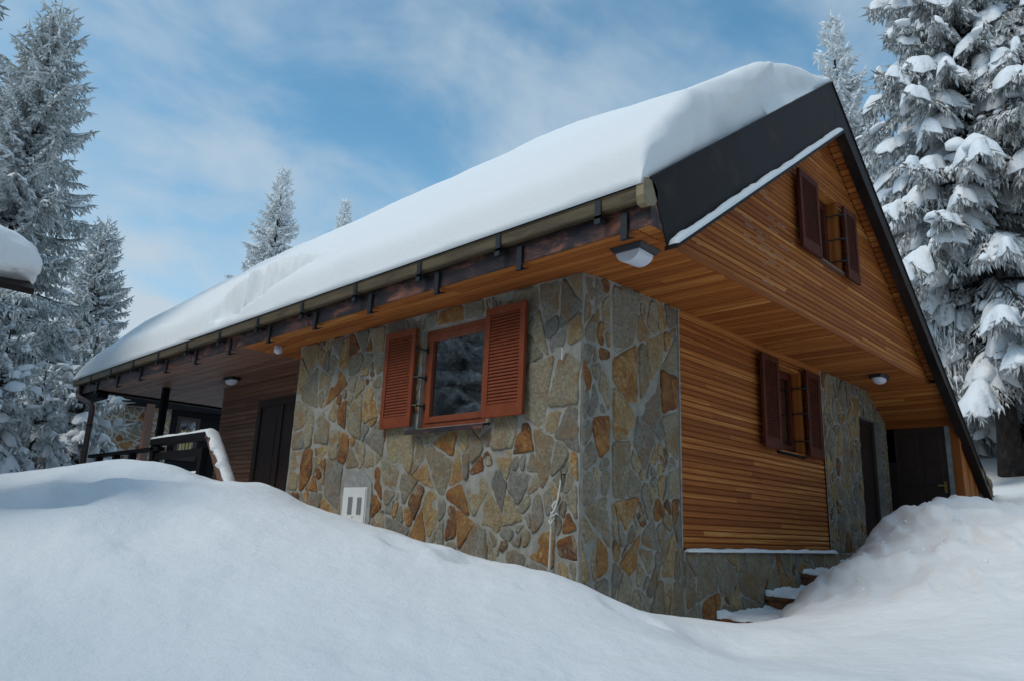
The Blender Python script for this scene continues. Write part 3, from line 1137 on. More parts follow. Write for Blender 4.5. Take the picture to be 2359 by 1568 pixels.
for v in (0.93, 1.20, 1.50):
    hinge(FG, 3.53, 3.60, v, -0.11, 0.075, win)
mb = MB()
mb.fbox(FG, 2.86, 3.62, 0.770, 0.797, -0.1, 0.035)
mb.build('sill', M['brown_post'], win)

# --- soffits (boards run along y)
FS = frame((0, 0, 0), (0, 1, 0), (1, 0, 0), (0, 0, -1))       # u=y, v=x, facing down
XS = -0.505
X_DW = 7.25
mb = MB()
boards(mb, FS, [(YG + 0.002, XS), (5.5, XS), (5.5, 6.66), (YG + 0.002, 6.66)], 0.085, 21, [], 0.010, 0.006, 1.2, 3.6, 0.0)
backing(mb, FS, [(YG, XS), (5.5, XS), (5.5, 6.66), (YG, 6.66)], -0.012)
boards(mb, FS, [(-0.985, XS), (YG - 0.012, XS), (YG - 0.012, -0.16), (-0.985, -0.16)], 0.085, 23, [], 0.010, 0.006, 1.2, 3.6, 0.0)
mb.build('soffit', M['larch_y'], ch)
mb = MB()
boards(mb, FS, [(5.5, XS), (11.25, XS), (11.25, 1.9), (5.5, 1.9)], 0.075, 22, [], 0.010, 0.006, 1.5, 3.6, 0.0)
backing(mb, FS, [(5.5, XS), (11.25, XS), (11.25, 1.9), (5.5, 1.9)], -0.012)
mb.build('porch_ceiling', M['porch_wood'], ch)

# sloped soffit over the entrance and between verge and gable
sl = np.array([1, 0, -0.62])
sl /= np.linalg.norm(sl)
FSL = frame((6.58, 0, 0.03), (0, 1, 0), sl, np.cross((0, 1, 0), sl) * 1.0)
if FSL.n[2] > 0:
    FSL = frame((6.58, 0, 0.03), (0, 1, 0), sl, -FSL.n)
mb = MB()
boards(mb, FSL, [(-0.985, 0.04), (0.03, 0.04), (0.03, 0.82), (-0.985, 0.82)], 0.085, 24, [], 0.012, 0.006, 1.2, 3, 0.0)
s2 = np.array([3.30, 0, -2.41])
L2 = np.linalg.norm(s2)
s2 /= L2
n2 = np.cross((0, 1, 0), s2)
n2 = n2 if n2[2] < 0 else -n2
FS2 = frame((GA[0], 0, GA[1] + 0.02), (0, 1, 0), s2, n2)
boards(mb, FS2, [(-0.985, 0.0), (YG - 0.001, 0.0), (YG - 0.001, L2), (-0.985, L2)], 0.085, 25, [], 0.012, 0.006, 1.2, 3, 0.0)
s3 = np.array([-3.60, 0, -2.42])
L3 = np.linalg.norm(s3)
s3 /= L3
n3 = np.cross((0, 1, 0), s3)
n3 = n3 if n3[2] < 0 else -n3
FS3 = frame((GA[0], 0, GA[1] + 0.02), (0, 1, 0), s3, n3)
boards(mb, FS3, [(-0.985, 0.0), (YG - 0.001, 0.0), (YG - 0.001, L3), (-0.985, L3)], 0.085, 26, [], 0.012, 0.006, 1.2, 3, 0.0)
mb.build('verge_soffit', M['larch_y'], ch)

# --- roof body
t_l = (3.097 - 0.361) / (3.315 + 0.517)
t_r = 0.811
APX = (3.315, 3.097)
roof = MB()


def zl(x):
    return APX[1] - t_l * (APX[0] - x)


def zr(x):
    return APX[1] - t_r * (x - APX[0])


XE = -0.505
prof_l = [(XE, zl(XE) - 0.005), (APX[0], APX[1] - 0.005), (APX[0], APX[1] - 0.22), (XE, zl(XE) - 0.10)]
XR = 8.75
prof_r = [(APX[0] + 0.001, APX[1] - 0.005), (XR, zr(XR)), (XR, zr(XR) - 0.14), (APX[0] + 0.001, APX[1] - 0.22)]
for pr in (prof_l, prof_r):
    roof.sweep(pr, [lambda x, z: (x, -0.985, z), lambda x, z: (x, Y_ROOF, z)])
roof_ob = roof.build('roof', M['sheet'], ch)

# verge boards (wide dark sheet metal)
mb = MB()


def verge(p, front, back):
    mb.sweep(p, [lambda x, z: (x, front, z), lambda x, z: (x, back, z)])


P3 = (-0.305, -0.107)
PIN = (3.36, 2.454)
verge([(-0.517, 0.361), (APX[0] - 0.0015, APX[1]), (PIN[0] - 0.0015, PIN[1]), P3], -1.0, -0.986)
xin = 8.75
zin = PIN[1] - 0.779 * (xin - PIN[0])
verge([(APX[0] + 0.0015, APX[1]), (xin, zr(xin)), (xin, zin), (PIN[0] + 0.0015, PIN[1])], -1.0, -0.986)
# small cap along the top edge
for (a, b) in (((-0.53, 0.372), (APX[0], APX[1] + 0.012)), ((APX[0], APX[1] + 0.012), (xin, zr(xin) + 0.012))):
    mb.sweep([(0, 0), (0, -0.022), (1, -0.022), (1, 0)], [lambda s, d, a=a, b=b: (a[0] + (b[0] - a[0]) * s, -1.012, a[1] + (b[1] - a[1]) * s + d),
                                                      lambda s, d, a=a, b=b: (a[0] + (b[0] - a[0]) * s, -0.9, a[1] + (b[1] - a[1]) * s + d)])
vb = mb.build('verge_board', M['sheet'], ch)
# drip ledge along the foot of the verge boards
mb = MB()
for (a, b) in ((P3, PIN), (PIN, (xin, zin))):
    a, b = np.array(a), np.array(b)
    mb.sweep([(0, 0.0), (0, -0.035), (1, -0.035), (1, 0.0)], [lambda s, d, a=a, b=b: (a[0] + (b[0] - a[0]) * s, -1.085, a[1] + (b[1] - a[1]) * s + d),
                                                             lambda s, d, a=a, b=b: (a[0] + (b[0] - a[0]) * s, -0.97, a[1] + (b[1] - a[1]) * s + d)])
mb.build('drip_ledge', M['sheet'], vb)

# copper eave board and the far verge
mb = MB()
mb.box(XS - 0.012, XS, -0.985, Y_ROOF, -0.004, 0.30)
mb.sweep([(XS - 0.012, -0.004), (-0.26, -0.004), (-0.26, 0.30), (XS - 0.012, 0.30)], [lambda x, z: (x, -0.995, z), lambda x, z: (x, -0.986, z)])
mb.build('eave_board', M['copper'], ch)
mb = MB()
mb.sweep([(XE - 0.03, zl(XE)), (APX[0], APX[1]), (APX[0], APX[1] - 0.5), (XE + 0.25, -0.14), (XE - 0.03, 0.02)],
         [lambda x, z: (x, Y_ROOF, z), lambda x, z: (x, Y_ROOF + 0.02, z)])
mb.build('far_verge_board', M['sheet'], ch)
# porch end beam, dark
mb = MB()
mb.box(XS, 2.2, 11.25, 11.42, -0.035, -0.001)
mb.box(XS + 0.02, XS + 0.20, 11.25, Y_ROOF, -0.14, -0.012)
mb.build('porch_beam', M['black_wood'], ch)

# --- gutter with brackets
gt = MB()
xf, zt, zb = -0.60, 0.285, 0.145      # front top edge, bottom
prof = [(-0.52, 0.275), (-0.525, 0.184), (-0.54, 0.172), (-0.592, 0.172), (-0.606, 0.182), (-0.612, 0.255), (-0.604, 0.272), (-0.612, 0.285), (-0.600, 0.290), (-0.594, 0.275),
        (-0.600, 0.255), (-0.594, 0.189), (-0.585, 0.181), (-0.545, 0.181), (-0.535, 0.189), (-0.530, 0.275)]
gt.sweep(prof, [lambda x, z: (x, -0.93, z), lambda x, z: (x, Y_ROOF + 0.05, z)], True)
gut = gt.build('gutter', M['gutter'], ch, False)
# stop end: half round cap
mb = MB()
cap = [(-0.618, 0.32), (-0.622, 0.20), (-0.605, 0.138), (-0.56, 0.128), (-0.47, 0.16), (-0.43, 0.22), (-0.425, 0.29), (-0.47, 0.345), (-0.55, 0.36), (-0.60, 0.345)]
mb.sweep(cap, [lambda x, z: (x, -1.000, z), lambda x, z: (x, -0.93, z)])
mb.build('end_cap', M['cap'], gut, False, 0.008)
# spill lip
for i in range(12):
    y = -0.58 + i * 1.09
    if y > Y_ROOF:
        break
    mb = MB()
    mb.box(-0.622, -0.6125, y - 0.029, y + 0.029, 0.115, 0.268)
    mb.box(-0.622, -0.52, y - 0.029, y + 0.029, 0.112, 0.1445)
    mb.box(-0.628, -0.60, y - 0.029, y + 0.029, 0.075, 0.118)
    mb.build('bracket', M['black_iron'], gut)
    y2 = y - 0.19
    if y2 < -0.95:
        y2 = y + 0.1
    mb = MB()
    mb.box(-0.548, -0.520, y2 - 0.029, y2 + 0.029, -0.062, 0.14)
    mb.hexa([(-0.552, y2 - 0.029, -0.075), (-0.552, y2 + 0.029, -0.075), (-0.520, y2 + 0.029, -0.075), (-0.520, y2 - 0.029, -0.075),
             (-0.552, y2 - 0.029, -0.058), (-0.552, y2 + 0.029, -0.058), (-0.43, y2 + 0.029, -0.030), (-0.43, y2 - 0.029, -0.030)])
    mb.build('rafter_strap', M['black_iron'], ch)
# downspout at the far end
mb = MB()
yd = Y_ROOF - 0.25
mb.tube([(-0.56, yd, 0.16), (-0.56, yd, 0.02), (-0.555, yd - 0.05, -0.06), (-0.49, yd - 0.62, -0.22), (-0.47, yd - 0.70, -0.30), (-0.47, yd - 0.72, -0.45), (-0.47, yd - 0.72, -2.4)], 0.052, 12)
mb.build('downspout', M['spout_brown'], ch, True)
mb = MB()
mb.tube([(-0.47, yd - 0.72, -0.62), (-0.47, yd - 0.72, -0.66)], 0.06, 12)
mb.build('pipe_clamp', M['black_iron'], ch, True)
mb = MB()
mb.tube([(-0.47, yd - 0.72, -1.52), (-0.47, yd - 0.72, -1.56)], 0.06, 12)
mb.build('pipe_clamp', M['black_iron'], ch, True)

# --- recessed porch wall, door, and the folded red door leaf at the stone edge
FR = frame((0.9, 0, 0), (0, 1, 0), (0, 0, 1), (-1, 0, 0))
mb = MB()
boards(mb, FR, [(4.79, -3.0), (9.0, -3.0), (9.0, -0.004), (4.79, -0.004)], 0.075, 31, [(5.6, 7.62, -3.0, -0.33)], 0.014, 0.010, 1.4, 3.2, 0.0)
backing(mb, FR, [(4.79, -3.0), (9.0, -3.0), (9.0, -0.002), (4.79, -0.002)], -0.016, [])
FR2 = frame((0, 9.0, 0), (1, 0, 0), (0, 0, 1), (0, 1, 0))
boards(mb, FR2, [(0.9, -3.0), (2.6, -3.0), (2.6, -0.004), (0.9, -0.004)], 0.075, 32, [], 0.014, 0.010, 1.4, 3.2, 0.0)
mb.box(0.93, 2.6, 8.6, 8.97, -3, -0.004)
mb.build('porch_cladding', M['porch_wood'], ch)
dm = MB()
dm.fbox(FR, 5.6, 7.62, -3.0, -0.33, -0.05, -0.012)
dr = dm.build('door', M['door_brown'], ch)
mb = MB()
mb.fbox(FR, 7.50, 7.62, -3.0, -0.33, -0.012, 0.012)
mb.fbox(FR, 5.6, 7.50, -0.45, -0.33, -0.012, 0.012)
mb.fbox(FR, 6.78, 6.90, -3.0, -0.45, -0.012, 0.008)
mb.build('door_frame', M['door_brown'], dr, False, 0.004)
for (a, b) in ((6.02, 6.70), (6.98, 7.42)):
    mb = MB()
    for (c, d) in ((-0.62, -1.25), (-1.35, -2.0)):
        mb.fbox(FR, a, b, d, c, -0.012, -0.004)
    mb.build('door_panel', M['door_brown'], dr, False, 0.006)
mb = MB()
for k in range(2):
    mb.box(0.10 + 0.30 * k, 0.14 + 0.30 * k, Y_END + 0.03, Y_END + 0.09, -3.0, -0.20)
mb.box(0.08, 0.48, Y_END + 0.022, Y_END + 0.045, -3.0, -0.18)
mb.build('folded_door_leaf', M['shutter_red'], ch, False, 0.004)
# black porch post
mb = MB()
mb.box(0.13, 0.24, 9.72, 9.83, -2.4, -0.003)
mb.build('porch_post', M['black_wood'], ch, False, 0.006)

# --- entrance niche on the right: door in the gable side, pier, side wall with a second door
dm = MB()
dm.fbox(FB, 6.2, 7.1, -2.6, -0.43, -0.16, -0.12)
dr = dm.build('door', M['door_brown'], ch)
mb = MB()
for (a, b, c, d) in ((6.2, 6.29, -2.6, -0.43), (7.01, 7.1, -2.6, -0.43), (6.29, 7.01, -0.52, -0.43)):
    mb.fbox(FB, a, b, c, d, -0.12, -0.09)
mb.build('door_frame', M['door_brown'], dr, False, 0.004)
FD = frame((X_DW + 0.1, 0, 0), (0, 1, 0), (0, 0, 1), (-1, 0, 0))
dm = MB()
dm.fbox(FD, -0.80, -0.10, -2.6, -0.50, -0.06, -0.02)
dr = dm.build('door', M['door_brown'], ch)
for (a, b) in ((-0.73, -0.48), (-0.42, -0.17)):
    mb = MB()
    for (c, d) in ((-0.62, -1.0), (-1.08, -1.35), (-1.43, -2.2)):
        mb.fbox(FD, a, b, d, c, -0.022, -0.008)
    mb.build('door_panel', M['door_brown'], dr, False, 0.008)
mb = MB()
mb.tube([FD(-0.74, -1.36, -0.02), FD(-0.74, -1.36, 0.04), FD(-0.66, -1.36, 0.05)], 0.010, 8)
mb.fbox(FD, -0.757, -0.723, -1.46, -1.30, -0.02, -0.012)
mb.build('handle', M['brass'], dr)
mb = MB()
mb.fbox(FD, -0.985, 0.0, -0.50, -0.37, -0.05, 0.02)
mb.build('door_beam', M['larch_y'], ch, False, 0.004)
mb = MB()
mb.fbox(FD, -0.87, -0.80, -2.6, -0.50, -0.06, 0.0)
mb.build('door_post', M['concrete'], ch)
mb = MB()
mb.fbox(FD, -0.985, -0.872, -2.6, -0.42, -0.07, 0.012)
mb.build('corner_post', M['larch_z'], ch, False, 0.006)
FQ = frame((0, -0.955, 0), (0, 0, 1), (1, 0, 0), (0, -1, 0))
mb = MB()
boards(mb, FQ, [(-2.6, X_DW + 0.175), (-0.45, X_DW + 0.175), (-1.5, 8.7), (-2.6, 8.7)], 0.10, 33, [], 0.014, 0.01, 3, 4, 0.0)
mb.build('side_cladding', M['larch_z'], ch)
# unseen solid core added to keep the inside of the house dark
mb = MB()
mb.box(0.34, 6.15, 0.36, 4.7, ZB, -0.05)
mb.box(1.0, 6.15, 4.72, 8.55, ZB, -0.05)
mb.box(7.42, 8.2, -0.93, 5, ZB, -1.0)
mb.box(6.2, 7.35, 0.17, 5, ZB, -0.06)
mb.build('dark_core', M['door_brown'], ch)
# stone butt at the foot of the long roof slope
mb = MB()
FT = frame((0, -0.99, 0), (1, 0, 0), (0, 0, 1), (0, -1, 0))
stones(mb, FT, [(8.30, -2.4), (8.95, -2.4), (8.95, -1.2), (8.30, -0.95)], 41, 0.06, 0.12, 0.036, 0.014, [], 1.2, 2500)
mb.box(8.3, 8.98, -0.985, 3.0, -2.6, -1.28)
mb.build('stone_buttress', M['stone'], ch)

# --- electric meter cupboard in the wall
mt = empty('meter_cupboard', (0, 3.2, -2.4), 'small white metal meter cupboard set into the stone wall above the snow', 'meter cupboard')
mb = MB()
cu = [(3.50, -2.8), (3.51, -2.2), (3.49, -1.86), (3.44, -1.74), (3.32, -1.665), (3.18, -1.65), (3.04, -1.69), (2.95, -1.78), (2.93, -1.9), (2.94, -2.3), (2.93, -2.8)]
cu2 = []
for k in range(len(cu)):
    a, b = cu[k], cu[(k + 1) % len(cu)]
    L = math.hypot(b[0] - a[0], b[1] - a[1])
    n = max(1, int(L / 0.03))
    for s in range(n):
        w = (random.Random(k * 91 + s).random() - 0.5) * 0.018
        cu2.append((a[0] + (b[0] - a[0]) * s / n + w, a[1] + (b[1] - a[1]) * s / n + w))
mb.sweep(cu2, [lambda u, v: FA(u, v, -0.02), lambda u, v: FA(u, v, 0.020)])
mb.build('cement_surround', M['concrete'], mt)
mb = MB()
U0, U1, V0, V1 = 2.995, 3.445, -2.66, -1.825
mb.fbox(FA, U0, U1, V0, V1, 0.015, 0.034)
mb.fbox(FA, U0 + 0.012, U1 - 0.012, V0 + 0.012, V1 - 0.012, 0.034, 0.046)
mb.build('cupboard_door', M['white_paint'], mt, False, 0.003)
for (a, b, c, d) in ((3.06, 3.145, -2.12, -1.935), (3.235, 3.32, -2.12, -1.93), (3.06, 3.145, -2.50, -2.235), (3.235, 3.32, -2.5, -2.31)):
    mb = MB()
    mb.fbox(FA, a, b, c, d, 0.040, 0.049)
    mb.build('inspection_window', M['glass'], mt)
mb = MB()
mb.tube([FA(3.405, -2.16, 0.046), FA(3.405, -2.16, 0.054)], 0.016, 10)
mb.build('lock', M['black_iron'], mt)
mb = MB()
mb.fbox(FA, 3.205, 3.225, -2.155, -2.14, 0.0465, 0.050)
mb.build('latch', M['brass'], mt)

# --- stick with cord against the wall, wall hooks
pl = empty('wooden_stick', (-0.06, 0.3, -2.7), 'thin bleached stick with a white cord knotted round its top, leaning on the stone wall', 'stick')
mb = MB()
mb.tube([(-0.055, 0.335, -2.95), (-0.045, 0.315, -2.06)], 0.010, 8)
mb.build('stick', M['stick'], pl)
mb = MB()
rn = random.Random(4)
mb.tube([(-0.035, 0.235, -1.77), (-0.05, 0.232, -1.86), (-0.05, 0.25, -1.95), (-0.05, 0.275, -2.02), (-0.06, 0.31, -2.09)], [0.005, 0.007, 0.008, 0.010, 0.013], 7)
mb.tube([(-0.06, 0.31, -2.05), (-0.085, 0.29, -2.09), (-0.06, 0.25, -2.06), (-0.055, 0.23, -2.08)], 0.006, 6)
mb.tube([(-0.06, 0.33, -2.12), (-0.08, 0.30, -2.15), (-0.04, 0.29, -2.10)], 0.008, 6)
mb.tube([(-0.05, 0.27, -1.96), (-0.06, 0.30, -2.0), (-0.06, 0.285, -2.03)], 0.007, 6)
mb.build('cord', M['rope'], pl, True)
for i, (y, z, lab) in enumerate(((0.235, -0.69, 'small white hook high on the stone wall near the corner'), (0.215, -1.745, 'small iron hook on the stone wall holding the cord'))):
    mb = MB()
    mb.tube([FA(y, z, 0.0), FA(y, z, 0.05), FA(y, z + 0.03, 0.06)], 0.006, 6)
    mb.tube([FA(y + 0.02, z - 0.07, 0.035), FA(y + 0.01, z, 0.04)], 0.006, 6)
    o = mb.build('wall_hook', M['white_paint'] if i == 0 else M['black_iron'])
    tag(o, lab, 'hook', 'hooks on the stone wall')


# --- soffit lamps
def lamp(loc, yaw, label, k=1.0):
    r = empty('ceiling_lamp', loc, label, 'ceiling lamp', 'bulkhead lamps under the eaves')
    c, s = math.cos(yaw), math.sin(yaw)
    x0, y0, z0 = loc

    def fr(a, b, d):
        return (x0 + a * c - b * s, y0 + a * s + b * c, z0 - d)
    mb = MB()
    w, h = 0.165 * k, 0.105 * k
    lo = [fr(w * q, h * t, 0.0) for q, t in ((-1, -0.75), (-0.6, -1), (0.6, -1), (1, -0.75), (1, 0.75), (0.6, 1), (-0.6, 1), (-1, 0.75))]
    hi = [fr(w * 0.93 * q, h * 0.93 * t, 0.045) for q, t in ((-1, -0.75), (-0.6, -1), (0.6, -1), (1, -0.75), (1, 0.75), (0.6, 1), (-0.6, 1), (-1, 0.75))]
    mb.add(lo + hi, [tuple(range(8))[::-1], tuple(range(8, 16))] + [(k, (k + 1) % 8, 8 + (k + 1) % 8, 8 + k) for k in range(8)])
    mb.build('base', M['black_iron'], r, False, 0.004)
    mb = MB()
    nu, nv = 20, 7
    vs_, fs_ = [], []
    for j in range(nv + 1):
        ph = (PI / 2) * j / nv
        for i in range(nu):
            th = 2 * PI * i / nu
            q = abs(math.cos(th)) ** 0.7 * (1 if math.cos(th) > 0 else -1)
            t = abs(math.sin(th)) ** 0.7 * (1 if math.sin(th) > 0 else -1)
            vs_.append(fr(0.138 * k * q * math.cos(ph), 0.078 * k * t * math.cos(ph), 0.044 + 0.075 * k * math.sin(ph)))
    for j in range(nv):
        for i in range(nu):
            fs_.append((j * nu + i, j * nu + (i + 1) % nu, (j + 1) * nu + (i + 1) % nu, (j + 1) * nu + i))
    mb.add(vs_, fs_)
    mb.build('diffuser', M['white_plastic'], r, True)
    return r


fl = empty('ceiling_lamp', (-0.17, -0.61, -0.002), 'angular lamp with flat black base and white diffuser at the lower tip of the verge', 'ceiling lamp', 'bulkhead lamps under the eaves')
mb = MB()
mb.add([(-0.31, -0.765, -0.003), (-0.03, -0.765, -0.003), (-0.03, -0.455, -0.003), (-0.31, -0.455, -0.003), (-0.29, -0.735, -0.045), (-0.05, -0.735, -0.045), (-0.05, -0.485, -0.045), (-0.29, -0.485, -0.045)],
       [(0, 1, 2, 3), (4, 7, 6, 5), (0, 4, 5, 1), (1, 5, 6, 2), (2, 6, 7, 3), (3, 7, 4, 0)])
mb.build('base', M['black_iron'], fl, False, 0.004)
mb = MB()
arc = [(-0.61 + 0.112 * math.cos(PI * k / 14), -0.044 - 0.085 * math.sin(PI * k / 14)) for k in range(15)]
mb.sweep(arc, [lambda y, z: (-0.275, y, z), lambda y, z: (-0.268, -0.61 + (y + 0.61) * 1.02, -0.044 + (z + 0.044) * 1.03), lambda y, z: (-0.07, -0.61 + (y + 0.61) * 0.94, -0.044 + (z + 0.044) * 0.9)])
mb.build('diffuser', M['white_plastic'], fl, False)
lamp((0.45, 7.75, -0.002), PI / 2, 'oval bulkhead lamp on the porch ceiling above the terrace door')
lamp((5.67, -0.50, -0.002), 0.0, 'oval bulkhead lamp on the entrance soffit above the steps')
sn = empty('motion_sensor', (-0.22, 5.0, 0), 'small round white motion sensor under the eave near the end of the stone wall', 'sensor')
mb = MB()
mb.tube([(-0.22, 5.0, -0.002), (-0.22, 5.0, -0.03)], 0.055, 16)
mb.build('mount', M['white_paint'], sn, True)
mb = MB()
mb.tube([(-0.22, 5.0, -0.03), (-0.225, 4.99, -0.05), (-0.23, 4.985, -0.085), (-0.23, 4.98, -0.105)], [0.05, 0.06, 0.052, 0.02], 14)
mb.build('lens', M['white_plastic'], sn, True)

# --- entrance steps
sp = empty('entrance_steps', (3.5, -0.5, -3.1), 'rusty stone steps under thin snow climbing along the gable wall to the entrance', 'steps')
SX = [1.965, 2.98, 3.90, 5.05, 7.3]
SZ = [-2.935, -2.765, -2.56, -2.44]
tops = []
for k in range(4):
    mb = MB()
    n = 14
    x0, x1 = SX[k], SX[k + 1] + 0.06
    z1 = SZ[k] - 0.012
    mb.box(x0 + 0.03, x1, -1.15, -0.046, -3.4, z1 - 0.045)
    mb.box(x0, x1, -1.17, -0.046, z1 - 0.045, z1)
    mb.build('step', M['step_stone'], sp, False, 0.008)
sps = empty('step_snow', (3.5, -0.5, -2.9), 'thin trodden snow with a ragged edge lying on the entrance steps', 'snow')
for k in range(4):
    x0, x1 = SX[k] - 0.005, SX[k + 1] + 0.04
    nu, nv = 46, 30
    gu, gv = np.meshgrid(np.linspace(0, 1, nu), np.linspace(0, 1, nv), indexing='ij')
    X = x0 + (x1 - x0) * gu.ravel()
    Y = -1.165 + 1.115 * gv.ravel()
    P = np.stack([X, Y, np.full(len(X), k * 5.0)], 1)
    e = np.minimum((X - x0) / 0.12, 1)
    t = np.clip(vnoise(P, 9, 31, 2) * 0.5 + 0.55, 0.05, 1.2)
    X = X + (1 - e) * (vnoise(P, 14, 33, 2) * 0.05)
    Z = SZ[k] - 0.012 + 0.004 + 0.045 * t * np.clip(e * 1.2, 0.0, 1) + 0.012 * (1 - e)
    wall = np.clip((Y + 0.16) / 0.11, 0, 1)
    Z += wall * 0.05 * np.clip(vnoise(P, 8, 35, 2) + 0.5, 0, 1.5)
    V = np.stack([X, Y, Z], 1)
    Vb = V.copy()
    Vb[:, 2] = SZ[k] - 0.02
    T = []
    i, j = np.meshgrid(np.arange(nu - 1), np.arange(nv - 1), indexing='ij')
    T = np.stack([i * nv + j, (i + 1) * nv + j, (i + 1) * nv + j + 1, i * nv + j + 1], -1).reshape(-1, 4)
    j = np.arange(nv - 1)
    nn = nu * nv
    Tf = np.stack([j, j + 1, nn + j + 1, nn + j], 1)
    i = np.arange(nu - 1)
    Ts = np.stack([i * nv, nn + i * nv, nn + (i + 1) * nv, (i + 1) * nv], 1)
    np_mesh('snow_layer', np.vstack([V, Vb]) - np.array(sps.location), np.vstack([T, Tf, Ts]), M['snow'], sps)
# snow strip on the plinth ledge under the larch infill
def snow_strip(name, p0, p1, side, up, w, h, seed, label, rough=0.35, seg=0.02, taper=True, mat='snow'):
    p0, p1, side, up = [np.array(q, float) for q in (p0, p1, side, up)]
    L = np.linalg.norm(p1 - p0)
    n = max(6, int(L / seg))
    prof = [(-1, 0), (-1.0, 0.45), (-0.8, 0.82), (-0.35, 1.0), (0.2, 0.98), (0.75, 0.7), (1.0, 0.3), (1, 0)]
    s = np.linspace(0, 1, n + 1)
    P = np.stack([s * L, np.zeros(n + 1), np.zeros(n + 1)], 1)
    a = 1 + rough * vnoise(P, 5, seed, 3)
    b = 1 + rough * vnoise(P, 11, seed + 1, 2)
    vs_, k = [], len(prof)
    for i in range(n + 1):
        e = 1.0
        if taper:
            e = min(1, (min(s[i], 1 - s[i]) * L / 0.03 + 0.15))
        for (x, z) in prof:
            ww = w * (b[i] if x < 0 else 1.0)
            vs_.append(p0 + (p1 - p0) * s[i] + side * (x * ww * 0.5 + (w * 0.5)) * 1.0 + up * (z * h * a[i] * e))
    V = np.array(vs_)
    T = np.array([(i * k + j, i * k + j + 1, (i + 1) * k + j + 1, (i + 1) * k + j) for i in range(n) for j in range(k - 1)])
    caps = []
    o = np_mesh(name, V, T, M[mat], None)
    return tag(o, label, 'snow')


snow_strip('ledge_snow', (XI0 - 0.02, -0.026, -2.345), (XI1 + 0.02, -0.026, -2.345), (0, -1, 0), (0, 0, 1), 0.055, 0.035, 5, 'thin line of snow on the plinth ledge below the larch cladding', 0.3)
# snow lying on the drip ledge of the verge
s_l = np.array([PIN[0] - P3[0], 0, PIN[1] - P3[1]])
nl = np.array([-s_l[2], 0, s_l[0]])
nl /= np.linalg.norm(nl)
snow_strip('verge_snow', (P3[0] + 0.01, -1.001, P3[1] + 0.003), (PIN[0] - 0.02, -1.001, PIN[1] - 0.01), (0, -1, 0), nl, 0.085, 0.047, 9, 'ragged strip of snow along the left foot of the dark verge board', 0.30, 0.012)
s_r = np.array([xin - PIN[0], 0, zin - PIN[1]])
nr_ = np.array([-s_r[2], 0, s_r[0]])
nr_ /= np.linalg.norm(nr_)
snow_strip('verge_snow', (PIN[0] + 0.02, -1.001, PIN[1] - 0.01), (7.6, -1.001, PIN[1] - 0.779 * (7.6 - PIN[0])), (0, -1, 0), nr_, 0.07, 0.05, 12,
           'thin ragged strip of snow along the right foot of the dark verge board', 0.7, 0.02)


